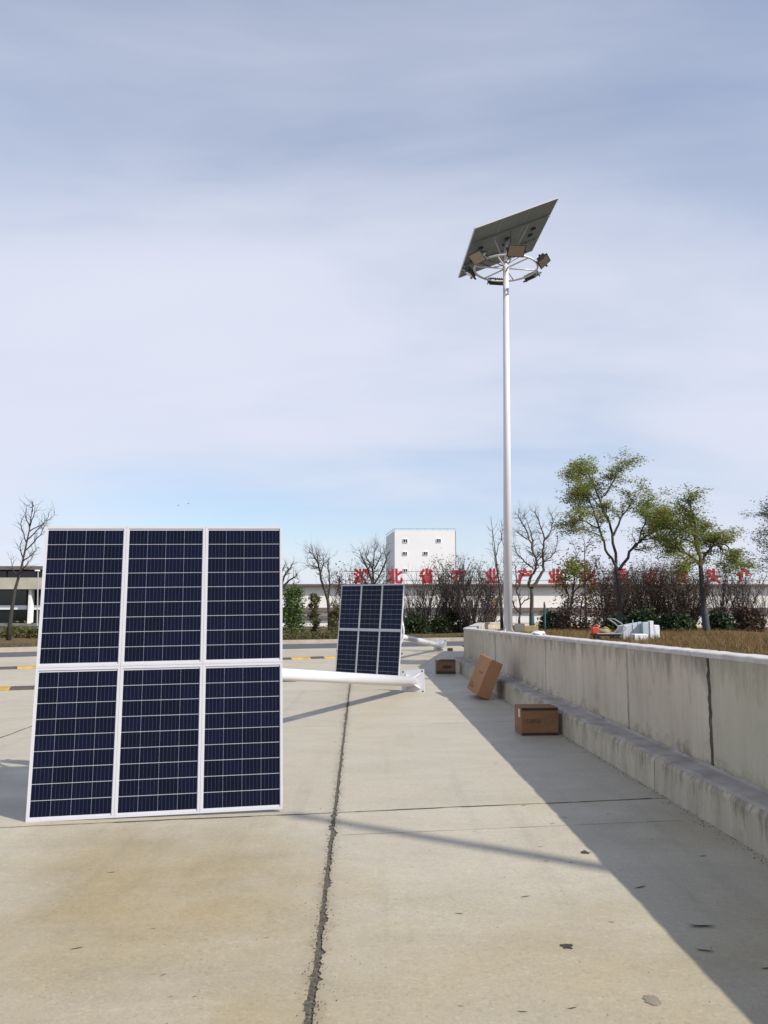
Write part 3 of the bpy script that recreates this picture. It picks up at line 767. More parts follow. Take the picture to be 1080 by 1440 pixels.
# rooftop letters
sign = thing('rooftop_sign', 'row of big red characters standing on the white hall roof', 'sign', (12, FY, ztop + 0.135)); sg = Vector((12, FY, ztop + 0.135))
def glyph(ch, size, ext, wide=0.012):
    cu = bpy.data.curves.new('glyph', 'FONT'); cu.body = ch; cu.size = size; cu.resolution_u = 2; cu.extrude = ext; cu.offset = wide * size
    o = bpy.data.objects.new('glyph', cu); C.objects.link(o); bpy.context.view_layer.update()
    me = bpy.data.meshes.new_from_object(o.evaluated_get(bpy.context.evaluated_depsgraph_get())); bpy.data.objects.remove(o)
    return me
ZS = at(600, 818.5, FY).z
chars = list(zip('湖北省农业产业化重点龙头企业', (507.5, 555, 600, 645.5, 692, 738, 781, 827, 872, 915, 957, 1002, 1046, 1091)))
for ch, px in chars:
    me = glyph(ch, 1.18, 0.05, 0.042); me.materials.clear(); me.materials.append(M_RED)
    o = link('sign_character', me, sign); o.rotation_euler = (math.pi / 2, 0, 0)
    o.location = Vector((at(px, 810, FY).x - 0.58, FY - 0.05, ZS)) - sg
mb = MB()
for dz in (0.12, 0.8): mb.box((at(800, 810, FY).x, FY + 0.08, ZS + dz), (34.5, 0.05, 0.05))
mb.build('sign_rail', M_GALV, sign, off=sg)
for ch, px in chars:
    mb = MB(); X = at(px, 810, FY).x
    mb.box((X - 0.3, FY + 0.13, (ZS + 0.9 + ztop + 0.137) / 2), (0.05, 0.05, ZS + 0.9 - ztop - 0.137)); mb.build('sign_post', M_GALV, sign, off=sg)
ws = thing('wall_sign', 'two gold characters on the white hall wall left of the lamp pole', 'sign', (at(694, 830, FY).x, FY - 0.03, 2.0)); wo_ = Vector(ws.location)
for ch, px, py, sz_ in (('米', 693, 831, 0.52), ('业', 696.5, 852, 0.52)):
    me = glyph(ch, sz_, 0.02, 0.03); me.materials.clear(); me.materials.append(M_GOLD)
    o = link('sign_character', me, ws); o.rotation_euler = (math.pi / 2, 0, 0); q = at(px, py, FY); o.location = Vector((q.x - sz_ / 2, FY - 0.03, q.z)) - wo_

# white tower block behind the hall
TY = 92.0
tw = thing('tower_block', 'tall plain white block with small windows above the hall', 'building', (at(598, 800, TY).x, TY, 0)); to = Vector(tw.location)
A = at(555, 746, TY); B = at(640, 746, TY); Dp = at(543, 748, TY + 9)
wx0, wx1, wz = A.x, B.x, A.z
mb = MB(); back = 9.0; sk = Dp.x - wx0
mb.hexa([Vector((wx0, TY, 0)), Vector((wx1, TY, 0)), Vector((wx1 - 0.2, TY + back, 0)), Vector((wx0 + sk, TY + back, 0)), Vector((wx0, TY, wz)), Vector((wx1, TY, wz)), Vector((wx1 - 0.2, TY + back, wz)), Vector((wx0 + sk, TY + back, wz))])
mb.build('wall', M_BWALL2, tw, off=to)
for (px, py) in ((570, 760.6), (617, 760.2), (569.5, 778.4), (598.5, 778.3), (570, 802.5)):
    c = at(px, py, TY)
    mb = MB(); fw, fh = 0.50, 0.40; t_ = 0.05
    for sx in (-1, 1): mb.box((c.x + sx * (fw / 2), TY - 0.03, c.z), (t_, 0.08, fh + t_))
    for sy in (-1, 1): mb.box((c.x, TY - 0.03, c.z + sy * fh / 2), (fw - t_, 0.08, t_))
    mb.box((c.x + 0.02, TY - 0.03, c.z), (t_, 0.07, fh - t_))
    f_ = mb.build('window', M_FOAMW, tw, off=to)
    mb = MB(); mb.box((c.x, TY - 0.004, c.z), (fw - 0.01, 0.02, fh - 0.01)); mb.build('pane', M_GLASS, f_, off=to)
mb = MB()
rz1 = wz + 0.22
pts = [Vector((wx0, TY + 0.1, wz)), Vector((wx1, TY + 0.1, wz)), Vector((wx0 + sk, TY + back - 0.1, wz))]
for i in range(9): 
    p = pts[0].lerp(pts[1], i / 8); mb.tube([p, p + Vector((0, 0, 0.22))], 0.018, 4)
for i in range(1, 6):
    p = pts[0].lerp(pts[2], i / 5); mb.tube([p, p + Vector((0, 0, 0.30))], 0.02, 4)
mb.tube([pts[0] + Vector((0, 0, .22)), pts[1] + Vector((0, 0, .22))], 0.02, 4); mb.tube([pts[0] + Vector((0, 0, .24)), pts[2] + Vector((0, 0, .30))], 0.022, 4)
mb.build('roof_rail', M_BAND, tw, off=to)
mb = MB(); mb.tube([(wx1 + 0.06, TY + 0.3, 0), (wx1 + 0.06, TY + 0.3, wz)], 0.05, 6); mb.build('drain_pipe', M_BAND, tw, off=to)

# grey glazed building far left
GY = 62.0
gb = thing('office_building', 'low grey building with dark glazing and pale columns at far left', 'building', (at(0, 800, GY).x, GY, 0)); go = Vector(gb.location)
def part_px(name, x0, x1, y0, y1, dY, dep, mat, parent=None):
    mb = MB(); box_px(mb, x0, x1, y0, y1, GY + dY, dep); return mb.build(name, mat, parent or gb, off=go)
part_px('roof', -170, 190, 796, 801, -0.9, 14, M_EAVE)
part_px('clerestory_glazing', -165, 185, 801.3, 812, 0.6, 10, M_GLASS)
for k in range(9): part_px('mullion', -160 + k * 42, -158.5 + k * 42, 801.4, 811.9, 0.5, 0.09, M_GREYB)
part_px('upper_beam', -170, 190, 812.2, 828.5, -0.6, 11, M_CREAM)
part_px('recessed_wall', -165, 185, 828.7, 880, 0.9, 8, M_GREYB)
for k in range(-2, 3):
    x0 = 44.5 + k * 71
    gl = part_px('window', x0 + 1.2, x0 + 64, 830, 851, 0.5, 0.15, M_GLASS)
    part_px('pane', x0 + 1.2, x0 + 64, 857.5, 877, 0.5, 0.15, M_GLASS, gl)
    part_px('sill', x0 + 1.2, x0 + 64, 851.3, 857.2, 0.35, 0.35, M_FOAMW, gl)
    part_px('column', x0 - 6.5, x0, 828.6, 877, -0.3, 0.55, M_BWALL2)
part_px('terrace_ledge', -170, 190, 877.3, 881, -1.5, 9, M_GREYB)
part_px('base_wall', -165, 185, 881.2, 903, 0.2, 8, M_BAND)
lp = thing('street_lamp', 'thin grey lamp post with small lamp before the far left building', 'street lamp', (at(51.5, 900, 50).x, 50, 0))
q0 = at(51.5, 868, 50); q1 = at(53.5, 803, 50)
mb = MB(); mb.tube([(0, 0, 0), (q1.x - lp.location.x, 0, q1.z)], [0.05, 0.035], 6); mb.build('pole', M_GALV, lp)
mb = MB(); mb.box((q1.x - lp.location.x, -0.1, q1.z + 0.03), (0.16, 0.4, 0.09)); mb.build('lamp_head', M_FOAMW, lp)

# ------------------------------------------------------------------ vegetation
def leaves(name, pts, spread, per, size, mat, parent, seed, flat=0.5, droop=0.0, lie=1.0):
    """small leaf faces scattered round the given points"""
    rg = np.random.default_rng(seed)
    P = np.repeat(np.array(pts, float), per, 0); N = len(P)
    P = P + rg.normal(0, spread, (N, 3)) * np.array([1, 1, flat + 0.3])
    P[:, 2] -= droop * np.abs(rg.normal(0, 1, N))
    d = rg.normal(0, 1, (N, 3)); d[:, 2] *= 0.6; d /= np.linalg.norm(d, axis=1, keepdims=True)
    e = rg.normal(0, 1, (N, 3)); d[:, 2] *= lie; d /= np.linalg.norm(d, axis=1, keepdims=True); e[:, 2] *= lie; e -= d * np.sum(d * e, 1, keepdims=True); e /= np.linalg.norm(e, axis=1, keepdims=True)
    s = (size * rg.uniform(0.6, 1.35, N))[:, None]
    V = np.stack([P - d * s, P + e * s * 0.42, P + d * s, P - e * s * 0.42], 1).reshape(-1, 3)
    me = bpy.data.meshes.new(name); me.vertices.add(4 * N); me.vertices.foreach_set('co', V.ravel())
    me.loops.add(4 * N); me.polygons.add(N)
    me.loops.foreach_set('vertex_index', np.arange(4 * N, dtype=np.int32))
    me.polygons.foreach_set('loop_start', np.arange(0, 4 * N, 4, dtype=np.int32))
    me.update(calc_edges=True); me.validate()
    me.materials.append(mat)
    return link(name, me, parent)

def grow(mb, p, d, L, r, depth, rg, tips, up=0.15, spread=0.7, kids=4, wander=0.18, taper=0.45):
    n = 4 if depth > 0 else 3
    pts = [p.copy()]; dirs = [d.copy()]; q = p.copy(); dd = d.normalized()
    for i in range(n):
        dd = (dd + Vector((rg.gauss(0, wander), rg.gauss(0, wander), rg.gauss(0, wander) + up))).normalized()
        q = q + dd * (L / n); pts.append(q.copy()); dirs.append(dd.copy())
    rad = [r * (1 - (1 - taper) * i / n) for i in range(n + 1)]
    if depth == 0: rad[-1] = r * 0.3
    mb.tube(pts, rad, 5 if r > 0.03 else 4 if r > 0.012 else 3, False)
    if depth <= 1: tips.extend([tuple(x) for x in pts[2:]])
    if depth <= 0: return
    for k in range(kids):
        i = rg.randint(1, n) if k else n
        base = pts[i]; bd = dirs[i]
        o = bd.orthogonal().normalized(); o.rotate(Matrix.Rotation(rg.uniform(0, 6.283), 3, bd))
        nd = (bd + o * rg.uniform(spread * 0.5, spread * 1.3)).normalized()
        grow(mb, base, nd, L * rg.uniform(0.5, 0.8), rad[i] * rg.uniform(0.5, 0.75), depth - 1, rg, tips, up, spread, kids, wander, taper)

def limb_tree(name, label, cat, trunk, limbs, Y, r0, seed, bark, group=None, depth=2, kids=4, tw=0.55, spread=0.8, up=0.05,
              leaf=None, gz=None, jit=0.35, paint=None, trunk_name='trunk', step=3, tend=0.65):
    """trunk and limbs: picture-measured polylines at distance Y; each limb wanders in depth"""
    rg = random.Random(seed)
    T = [at(x, y, Y) for x, y in trunk]; root = thing(name, label, cat, (T[0].x, Y, (gz if gz is not None else T[0].z)), group); o = Vector(root.location)
    if gz is not None: T[0] = Vector((T[0].x, Y, gz - 0.1))
    mbt = MB(); n = len(T)
    mbt.tube([t - o for t in T], [r0 * (1.15 if i == 0 else 1) * (1 - (1 - tend) * i / (n - 1)) for i in range(n)], 10)
    mbt.build(trunk_name, bark, root, True)
    if paint:
        mb = MB(); z0, z1 = T[0].z, paint[0]; zz0 = T[0].lerp(T[1], 0.0); 
        top = T[0].lerp(T[1], min(1, (z1 - T[0].z) / max(0.01, T[1].z - T[0].z)))
        mb.tube([T[0] - o, top - o], [r0 * 1.2, r0 * 1.06], 10, False); mb.build('painted_trunk_foot', paint[1], root, True)
    mb = MB(); tips = []
    for lb in limbs:
        lr = r0 * lb[0]; pl = lb[1]; dj = rg.uniform(-1, 1) * jit
        Pn = [at(x, y, Y) + Vector((0, dj * i / (len(pl) - 1) * 2.2, 0)) for i, (x, y) in enumerate(pl)]
        # resample with slight wander
        Q = []
        for a, b in zip(Pn, Pn[1:]):
            for t in range(step): Q.append(a.lerp(b, t / step) + Vector((rg.gauss(0, 0.015), rg.gauss(0, 0.02), rg.gauss(0, 0.015))))
        Q.append(Pn[-1]); m = len(Q); rad = [lr * (1 - 0.72 * i / (m - 1)) for i in range(m)]
        mb.tube([q - o for q in Q], rad, 7, False)
        st = max(1, int(m * (0.3 if len(lb) < 3 else lb[2])))
        for i in range(st, m):
            dv = (Q[i] - Q[i - 1]).normalized()
            for k in range(2 if i < m - 1 else 3):
                ov = dv.orthogonal().normalized(); ov.rotate(Matrix.Rotation(rg.uniform(0, 6.283), 3, dv))
                nd = (dv * rg.uniform(0.3, 1) + ov * rg.uniform(0.5, 1.2)).normalized()
                grow(mb, Q[i] - o, nd, tw * rg.uniform(0.5, 1.15), max(0.007, rad[i] * 0.55), depth - 1 if rg.random() < 0.5 else depth, rg, tips, up, spread, kids)
    mb.build('branches', bark, root, True)
    if leaf:
        for li, (mat, per, size, spr) in enumerate(leaf):
            sel = tips if len(leaf) == 1 else [t for t in tips if rg.random() < 0.6]
            leaves('crown', sel, spr, per, size, mat, root, seed * 7 + li, flat=0.12, lie=0.4)
    return root

def zp(pts, ox, oy, s): return [(ox + x * s, oy + y * s) for x, y in pts]
K = 420 / 1080
def r5(*pts): return zp(pts, 660, 620, K)

TA = 20.0
limb_tree('leafy_tree', 'tallest green tree right of the lamp with forked trunk', 'tree', r5((545, 690), (541, 560), (535, 480), (527, 440)),
    [(0.55, r5((527, 440), (492, 395), (470, 320), (448, 250), (425, 205), (395, 200))), (0.6, r5((530, 445), (525, 330), (505, 270), (480, 190), (455, 115), (440, 95)), 0.35),
     (0.5, r5((525, 340), (548, 285), (580, 235), (600, 215))), (0.65, r5((545, 465), (585, 402), (625, 360), (680, 320), (705, 285)), 0.35),
     (0.35, r5((470, 320), (420, 290), (375, 285), (360, 290))), (0.35, r5((600, 385), (640, 300), (660, 240), (690, 225))), (0.3, r5((485, 200), (520, 140), (540, 100))),
     (0.3, r5((505, 280), (440, 200), (390, 150), (375, 145))), (0.3, r5((625, 360), (660, 355), (700, 345), (735, 300)))],
    TA, 0.064, 11, B_DARK, 'leafy trees behind the wall', depth=2, kids=3, tw=0.34, spread=0.9, up=-0.02, leaf=[(L_GREEN, 15, 0.028, 0.09), (L_OLIVE, 3, 0.028, 0.09)], gz=sz(0, TA), paint=(1.45, M_WRAP))
limb_tree('leafy_tree', 'second green tree with flat spreading crown, right of the tallest', 'tree', r5((860, 690), (848, 600), (840, 500), (835, 440)),
    [(0.55, r5((838, 450), (795, 412), (760, 395), (735, 380))), (0.55, r5((836, 445), (812, 370), (800, 300), (780, 245), (765, 232)), 0.3),
     (0.55, r5((838, 450), (868, 400), (905, 375), (945, 372), (980, 395)), 0.3), (0.5, r5((836, 440), (836, 340), (852, 295), (885, 285)), 0.3),
     (0.35, r5((800, 310), (770, 320), (735, 310), (712, 270))), (0.35, r5((868, 400), (900, 350), (940, 345))), (0.4, r5((838, 455), (800, 440), (760, 445))), (0.3, r5((905, 375), (920, 420), (950, 440)))],
    18.5, 0.072, 12, B_DARK, 'leafy trees behind the wall', depth=2, kids=3, tw=0.30, spread=0.9, up=-0.03, leaf=[(L_GREEN2, 15, 0.028, 0.09), (L_GREEN, 5, 0.028, 0.09)], gz=sz(0, 18.5), paint=(1.9, M_WRAP))
def r6(*pts): return zp(pts, 660 + 22, 620, K)
limb_tree('leafy_tree', 'grey green tree cut by the right edge of the picture', 'tree', r6((1130, 700), (1125, 560), (1120, 440)),
    [(0.6, r6((1120, 440), (1085, 380), (1050, 330), (1015, 300))), (0.6, r6((1120, 440), (1100, 330), (1075, 270), (1035, 245)), 0.3), (0.6, r6((1120, 440), (1115, 300), (1095, 220))),
     (0.5, r6((1085, 380), (1050, 390), (1020, 375))), (0.5, r6((1120, 440), (1160, 330), (1190, 280))), (0.4, r6((1100, 420), (1060, 440), (1035, 450)))],
    21, 0.09, 13, B_DARK, 'leafy trees behind the wall', depth=2, kids=3, tw=0.36, spread=0.9, leaf=[(L_PALE, 6, 0.028, 0.09)], gz=sz(0, 21))
# bare forked tree right beside the lamp pole
limb_tree('bare_tree', 'bare twisted tree with forked trunk right of the lamp pole', 'tree', [(748, 884), (747.5, 860), (748, 838), (747, 824)],
    [(0.72, [(746, 826), (743, 820), (745, 812), (750, 803), (752, 795), (749, 780), (741, 758), (731, 738), (725, 727)], 0.4),
     (0.72, [(748, 826), (757, 815), (763, 801), (764, 789), (762, 775), (765, 758), (759, 738), (752, 722)], 0.45),
     (0.4, [(750, 800), (744, 795), (735, 787), (726, 778), (722, 765)]), (0.35, [(764, 790), (774, 784), (782, 776), (786, 760)]), (0.35, [(752, 795), (757, 786), (763, 780)]),
     (0.35, [(749, 780), (752, 760), (748, 740), (742, 722)]), (0.3, [(741, 758), (733, 755), (724, 748)]), (0.3, [(765, 758), (774, 748), (779, 735), (776, 722)])],
    26, 0.078, 21, B_BROWN, 'bare trees', depth=2, kids=4, tw=0.34, spread=0.8, gz=sz(0, 26), paint=(1.28, M_TEAL))
# thin leaning stems by the pole
limb_tree('thin_tree', 'thin leaning bare stem just left of the lamp pole', 'tree', [(706, 892), (705, 850), (701, 815), (697, 780), (690, 726)],
    [(0.4, [(704, 840), (711, 815), (712, 780), (709, 745)], 0.3), (0.3, [(699, 800), (692, 775), (688, 750)]), (0.3, [(697, 780), (704, 760), (706, 740)])],
    24, 0.05, 22, B_DARK, 'bare trees', depth=1, kids=2, tw=0.30, up=0.2, tend=0.12, gz=sz(0, 24))
limb_tree('thin_tree', 'small bare sapling between lamp pole and twisted tree', 'tree', [(731, 886), (730, 872), (731, 864)],
    [(0.75, [(731, 864), (724, 852), (721, 838), (720, 825)]), (0.75, [(731, 864), (732, 845), (728, 825), (729, 806), (727, 790)]), (0.4, [(732, 850), (737, 845), (741, 840)]), (0.4, [(729, 830), (734, 815), (735, 800)])],
    25, 0.045, 23, B_DARK, 'bare trees', depth=1, kids=3, tw=0.26, up=0.15, gz=sz(0, 25))
limb_tree('thin_tree', 'straight slender brown stem right of the yellow-green tree', 'tree', [(824, 892), (823.5, 840), (822.5, 795), (821.5, 758)],
    [(0.4, [(823, 800), (814, 786), (811, 765)]), (0.4, [(823, 820), (831, 806), (833, 792)]), (0.3, [(822, 780), (828, 772), (831, 766)])],
    22, 0.04, 24, B_BROWN, 'bare trees', tend=0.15, depth=1, kids=3, tw=0.3, up=0.15, gz=sz(0, 22), leaf=[(L_RUST, 1, 0.04, 0.06)])
yt = limb_tree('autumn_tree', 'small tree with green top and orange lower leaves', 'tree', [(801, 890), (800, 868), (799, 858)],
    [(0.8, [(799, 860), (804, 838), (806, 815), (808, 795)], 0.4), (0.6, [(799, 860), (798, 838), (795, 815), (797, 798)], 0.4), (0.5, [(804, 838), (813, 825), (819, 808)], 0.4), (0.4, [(797, 835), (788, 822), (782, 815)], 0.4), (0.4, [(805, 845), (813, 838), (822, 835)], 0.4)],
    23, 0.05, 25, B_DARK, 'leafy trees behind the wall', depth=1, kids=4, tw=0.40, up=0.1, gz=sz(0, 23))
o = Vector(yt.location)
rg = random.Random(5)
pts = [tuple(at(rg.gauss(808, 8), rg.gauss(800, 8), 23 + rg.gauss(0, 0.25)) - o) for _ in range(240)]
leaves('crown', pts, 0.06, 4, 0.045, L_GREEN, yt, 501)
pts = [tuple(at(rg.gauss(790, 6), rg.gauss(815, 12), 23 + rg.gauss(0, 0.25)) - o) for _ in range(150)] + [tuple(at(rg.gauss(828, 6), rg.gauss(815, 16), 23 + rg.gauss(0, 0.25)) - o) for _ in range(160)]
leaves('crown', pts, 0.06, 3, 0.045, L_GOLD, yt, 502)

# trees beyond the road
limb_tree('bare_tree', 'tall leaning bare tree before the grey building at far left', 'tree', [(12, 899), (15, 868), (21, 830), (30, 798), (41, 747), (46.5, 706)],
    [(0.3, [(27, 808), (36, 802), (47, 792), (58, 782)]), (0.3, [(32, 790), (45, 782), (58, 770)]), (0.3, [(35, 775), (50, 762), (62, 748), (66, 738)]), (0.3, [(38, 760), (55, 745), (72, 728)]), (0.28, [(41, 747), (56, 736), (70, 722)]),
     (0.28, [(42, 740), (50, 728), (58, 720)]), (0.3, [(33, 785), (25, 770), (26, 758)]), (0.28, [(38, 762), (30, 745), (29, 732)]), (0.28, [(42, 742), (36, 728), (38, 712)]), (0.3, [(26, 812), (18, 800), (16, 788)]), (0.25, [(45, 720), (51, 712), (53, 708)])],
    33, 0.10, 31, B_DARK, 'bare trees', tend=0.1, depth=1, kids=3, tw=0.42, up=0.12, spread=0.6, gz=0.14)
limb_tree('bare_tree', 'bare slim tree with open crown between the two solar panels', 'tree', [(464, 889), (463, 862), (461, 844), (456, 828)],
    [(0.7, [(456, 828), (451, 808), (448, 794), (442, 781), (437, 776)], 0.3), (0.6, [(461, 844), (464, 822), (461, 800), (462, 786)], 0.3), (0.45, [(451, 808), (455, 790), (453, 778)]), (0.35, [(450, 800), (440, 796), (433, 793)]), (0.4, [(448, 794), (446, 782), (449, 776)])],
    41, 0.10, 32, B_DARK, 'bare trees', depth=2, kids=3, tw=0.50, up=0.12, gz=0.14)
limb_tree('bare_tree', 'bare tree half hidden by the near panel right edge', 'tree', [(392, 889), (393, 850), (394, 825)],
    [(0.6, [(394, 825), (400, 810), (408, 798), (412, 792)], 0.3), (0.6, [(394, 830), (404, 818), (416, 810), (418, 808)], 0.3), (0.5, [(394, 825), (397, 805), (402, 793)]), (0.4, [(393, 840), (385, 820), (380, 805)])],
    41, 0.10, 33, B_DARK, 'bare trees', depth=1, kids=3, tw=0.45, up=0.1, gz=0.14)
limb_tree('bare_tree', 'dense bare tree rising behind the small blue panel', 'tree', [(524, 889), (524, 850), (525, 820)],
    [(0.6, [(525, 822), (517, 800), (510, 785), (506, 775)], 0.2), (0.6, [(525, 822), (524, 800), (526, 782), (529, 768)], 0.2), (0.6, [(525, 825), (536, 805), (543, 788), (541, 776)], 0.2), (0.5, [(524, 835), (512, 815), (503, 803)], 0.2), (0.5, [(524, 835), (538, 822), (546, 812)], 0.2), (0.4, [(524, 800), (516, 785), (519, 772)], 0.2), (0.4, [(526, 800), (535, 785), (535, 772)], 0.2)],
    44, 0.10, 34, B_PURPLE, 'bare trees', depth=2, kids=4, tw=0.55, up=0.15, gz=0.14)

# vase-shaped bare shrubs: three kinds built once, then copied
def vase(name, label, cat, seed, H, wide, stems, bark, leaf=None, depth=2, group='bare shrubs'):
    rg = random.Random(seed); root = thing(name, label, cat, (0, 0, 0), group); mb = MB(); mt = MB(); tips = []
    for k in range(stems):
        a = rg.uniform(0, 6.283); sp = wide * math.sqrt(rg.random()); d = Vector((math.cos(a) * sp, math.sin(a) * sp, 1)).normalized()
        p0 = Vector((math.cos(a) * 0.06, math.sin(a) * 0.06, -0.05)); n = 5; Q = [p0]; q = p0; dd = d.copy()
        Ls = H * rg.uniform(0.6, 0.95)
        for i in range(n):
            dd = (dd + Vector((rg.gauss(0, .08), rg.gauss(0, .08), 0.05))).normalized(); q = q + dd * Ls / n; Q.append(q.copy())
        rr = rg.uniform(0.018, 0.032) * H / 2.6
        (mt if k % 3 else mt).tube(Q, [rr * (1 - 0.75 * i / n) for i in range(n + 1)], 5, False)
        for i in range(1, n + 1):
            for _ in range(2):
                ov = dd.orthogonal().normalized(); ov.rotate(Matrix.Rotation(rg.uniform(0, 6.283), 3, dd))
                grow(mb, Q[i], (dd + ov * rg.uniform(0.4, 0.9)).normalized(), H * rg.uniform(0.14, 0.26), rr * 0.45, depth - 1, rg, tips, 0.22, 0.6, 3, 0.14)
    mt.build('stems', bark, root, True); mb.build('twigs', bark, root, True)
    if leaf:
        for i, (mat, per, size, spr) in enumerate(leaf): leaves('crown', tips, spr, per, size, mat, root, seed * 3 + i)
    return root
vA = vase('bare_shrub', '', 'shrub', 41, 2.6, 0.60, 22, B_PURPLE)
vB = vase('bare_shrub', '', 'shrub', 42, 2.6, 0.50, 20, B_PURPLE, [(L_BROWN, 1, 0.045, 0.06)])
vC = vase('bare_shrub', '', 'shrub', 43, 2.6, 0.64, 22, B_DARK, [(L_BROWN, 1, 0.04, 0.09), (L_RUST, 1, 0.035, 0.09)])
used = set()
def shrub(proto, px, ybase, ytop, Y, gz, label, rot, wscale=1.0):
    r_ = proto if proto.name not in used else copy_tree(proto)
    used.add(proto.name)
    b = at(px, ybase, Y); t = at(px, ytop, Y); H = t.z - gz
    r_.location = (b.x, Y, gz); s = H / 2.75; r_.scale = (s * wscale, s * wscale, s); r_.rotation_euler = (0, 0, rot); r_['label'] = label; r_['category'] = 'shrub'; r_['group'] = 'bare shrubs'
    return r_
G0 = 0.13
shrub(vA, 603, 888, 797, 42, G0, 'purplish bare shrub just right of the small blue panel', 0.3, 1.25)
shrub(vB, 631, 888, 792, 43, G0, 'upright dark bare shrub in front of the tower block', 1.3, 1.0)
shrub(vA, 668, 888, 786, 41, G0, 'wide dense bare shrub left of the lamp pole', 2.2, 1.35)
shrub(vB, 498, 888, 798, 45, G0, 'dark bare shrub behind left edge of the small blue panel', 3.1, 1.1)
shrub(vA, 578, 888, 815, 46, G0, 'low bare shrub behind right edge of the small blue panel', 4.2, 1.0)
shrub(vB, 687, 886, 800, 44, G0, 'narrow bare shrub behind the thin leaning stem', 0.9, 1.0)
def gzr(Y): return sz(0, Y)
shrub(vB, 854, 880, 792, 23, gzr(23), 'purplish bare shrub left of the tallest tree trunk', 0.5, 1.15)
shrub(vC, 893, 880, 795, 24, gzr(24), 'brown leafy shrub right of the tallest tree trunk', 1.5, 1.15)
shrub(vC, 918, 880, 793, 25, gzr(25), 'brown leafy shrub between the two green tree trunks', 2.6, 1.15)
shrub(vC, 946, 880, 792, 24, gzr(24), 'brown leafy shrub behind the second green tree left side', 3.4, 1.15)
shrub(vC, 972, 880, 798, 26, gzr(26), 'dark shrub directly behind the second green tree trunk', 4.4, 1.15)
shrub(vA, 1012, 880, 800, 25, gzr(25), 'thin bare shrub right of the second green tree', 5.2, 0.9)
shrub(vB, 1043, 880, 800, 24, gzr(24), 'bare shrub under the red roof character at right', 0.1, 0.9)
shrub(vB, 872, 880, 808, 26, gzr(26), 'low bare shrub hidden behind the tallest tree trunk', 2.0, 1.2)
shrub(vA, 1072, 885, 826, 21, gzr(21), 'low reedy bare shrub at the right picture edge', 2.8, 1.0)

def bush(name, label, cat, px, py0, py1, wpx, Y, gz, mat, seed, n=900, size=0.045, dz=None, col=False, group='bushes'):
    """rounded or columnar bush: leaf shell with gaps round a few stems"""
    rg = np.random.default_rng(seed); c0 = at(px, py1, Y); ztop = at(px, py0, Y).z; w = wpx * Y / F
    H = ztop - gz; root = thing(name, label, cat, (c0.x, Y, gz), group)
    mb = MB(); rr = random.Random(seed)
    for k in range(7):
        a = rr.uniform(0, 6.28); tip = Vector((math.cos(a) * w * 0.3, math.sin(a) * w * 0.3, H * rr.uniform(0.6, 0.9)))
        mb.tube([Vector((0, 0, -0.05)), tip * 0.5 + Vector((0, 0, H * 0.08)), tip], [0.02, 0.014, 0.006], 4, False)
    mb.build('stems', B_DARK, root)
    cl = []
    nc = max(14, n // 40)
    for k in range(nc):                        # clumps
        th = rg.uniform(0, 6.283); zf = rg.uniform(0.02, 0.97)
        if col: rad = w / 2 * (0.95 - 0.35 * zf) * math.sqrt(rg.uniform(0.1, 1))
        else: rad = w / 2 * math.sqrt(max(0.02, 1 - (zf * 1.0) ** 2.2)) * math.sqrt(rg.uniform(0.35, 1))
        cl.append((math.cos(th) * rad, math.sin(th) * rad, zf * H * rg.uniform(0.88, 1.04)))
    leaves('foliage', cl, w * (0.085 if not col else 0.13), max(6, n // nc), size, mat, root, seed + 900, 0.8)
    return root
bush('bush', 'round dark green bush right of the small blue panel', 'bush', 585, 865, 893, 36, 40, 0.13, L_DARK, 61, 2400, 0.075)
bush('bush', 'low dark bush left of the wall end', 'bush', 618, 868, 893, 30, 41, 0.13, L_DARK, 62, 2000, 0.075)
bush('bush', 'dark bush touching the wall end, under the bare shrubs', 'bush', 640, 862, 893, 34, 42, 0.13, L_DARK, 63, 2200, 0.075)
bush('bush', 'low brownish bush behind the wall end, left of the lamp pole', 'bush', 690, 868, 892, 44, 36, 0.13, L_BROWN, 64, 1800, 0.065)
bush('tall_bush', 'lush green tall bush just right of the near panel', 'bush', 411, 822, 889, 31, 40, 0.13, L_BAMBOO, 65, 3000, 0.085, col=True, group='tall bushes')
bush('tall_bush', 'narrow olive green tall bush left of the slim bare tree', 'bush', 442, 832, 889, 16, 40.5, 0.13, L_OLIVE, 66, 1300, 0.075, col=True, group='tall bushes')
bush('tall_bush', 'thin olive tall bush touching the small blue panel left edge', 'bush', 471, 842, 889, 18, 40, 0.13, L_OLIVE, 67, 1100, 0.075, col=True, group='tall bushes')
bush('bush', 'reddish brown spreading bush below the orange-leaved tree', 'bush', 815, 838, 895, 66, 19, gzr(19), L_BROWN, 68, 3000, 0.034)
bush('bush', 'grey green bush beside the teal stake', 'bush', 779, 862, 893, 44, 20, gzr(20), L_TEAL, 69, 2200, 0.045)
bush('bush', 'dark green bush behind the pale boxes', 'bush', 906, 862, 893, 52, 21, gzr(21), L_DARK, 70, 2600, 0.05)
bush('bush', 'green bush left of the second green tree trunk', 'bush', 948, 866, 893, 52, 20, gzr(20), L_DARK, 71, 2600, 0.05)
bush('bush', 'round dark green bush right of the second green tree trunk', 'bush', 1012, 862, 893, 38, 20, gzr(20), L_DARK, 72, 2200, 0.05)
bush('bush', 'brownish low bush at the right, before the white hall', 'bush', 1050, 860, 893, 50, 21, gzr(21), L_BROWN, 73, 2400, 0.05)
bush('bush', 'low green bush in the gap under the tallest tree', 'bush', 868, 868, 893, 40, 22, gzr(22), L_DARK, 76, 2000, 0.05)
bush('bush', 'low mixed green bush at the foot of the grey building', 'bush', 22, 886, 905, 46, 36, 0.13, L_OLIVE, 74, 1500, 0.07)
bush('bush', 'yellow green bush touching the near panel left edge', 'bush', 49, 884, 905, 22, 35, 0.13, L_OLIVE, 75, 1200, 0.06)
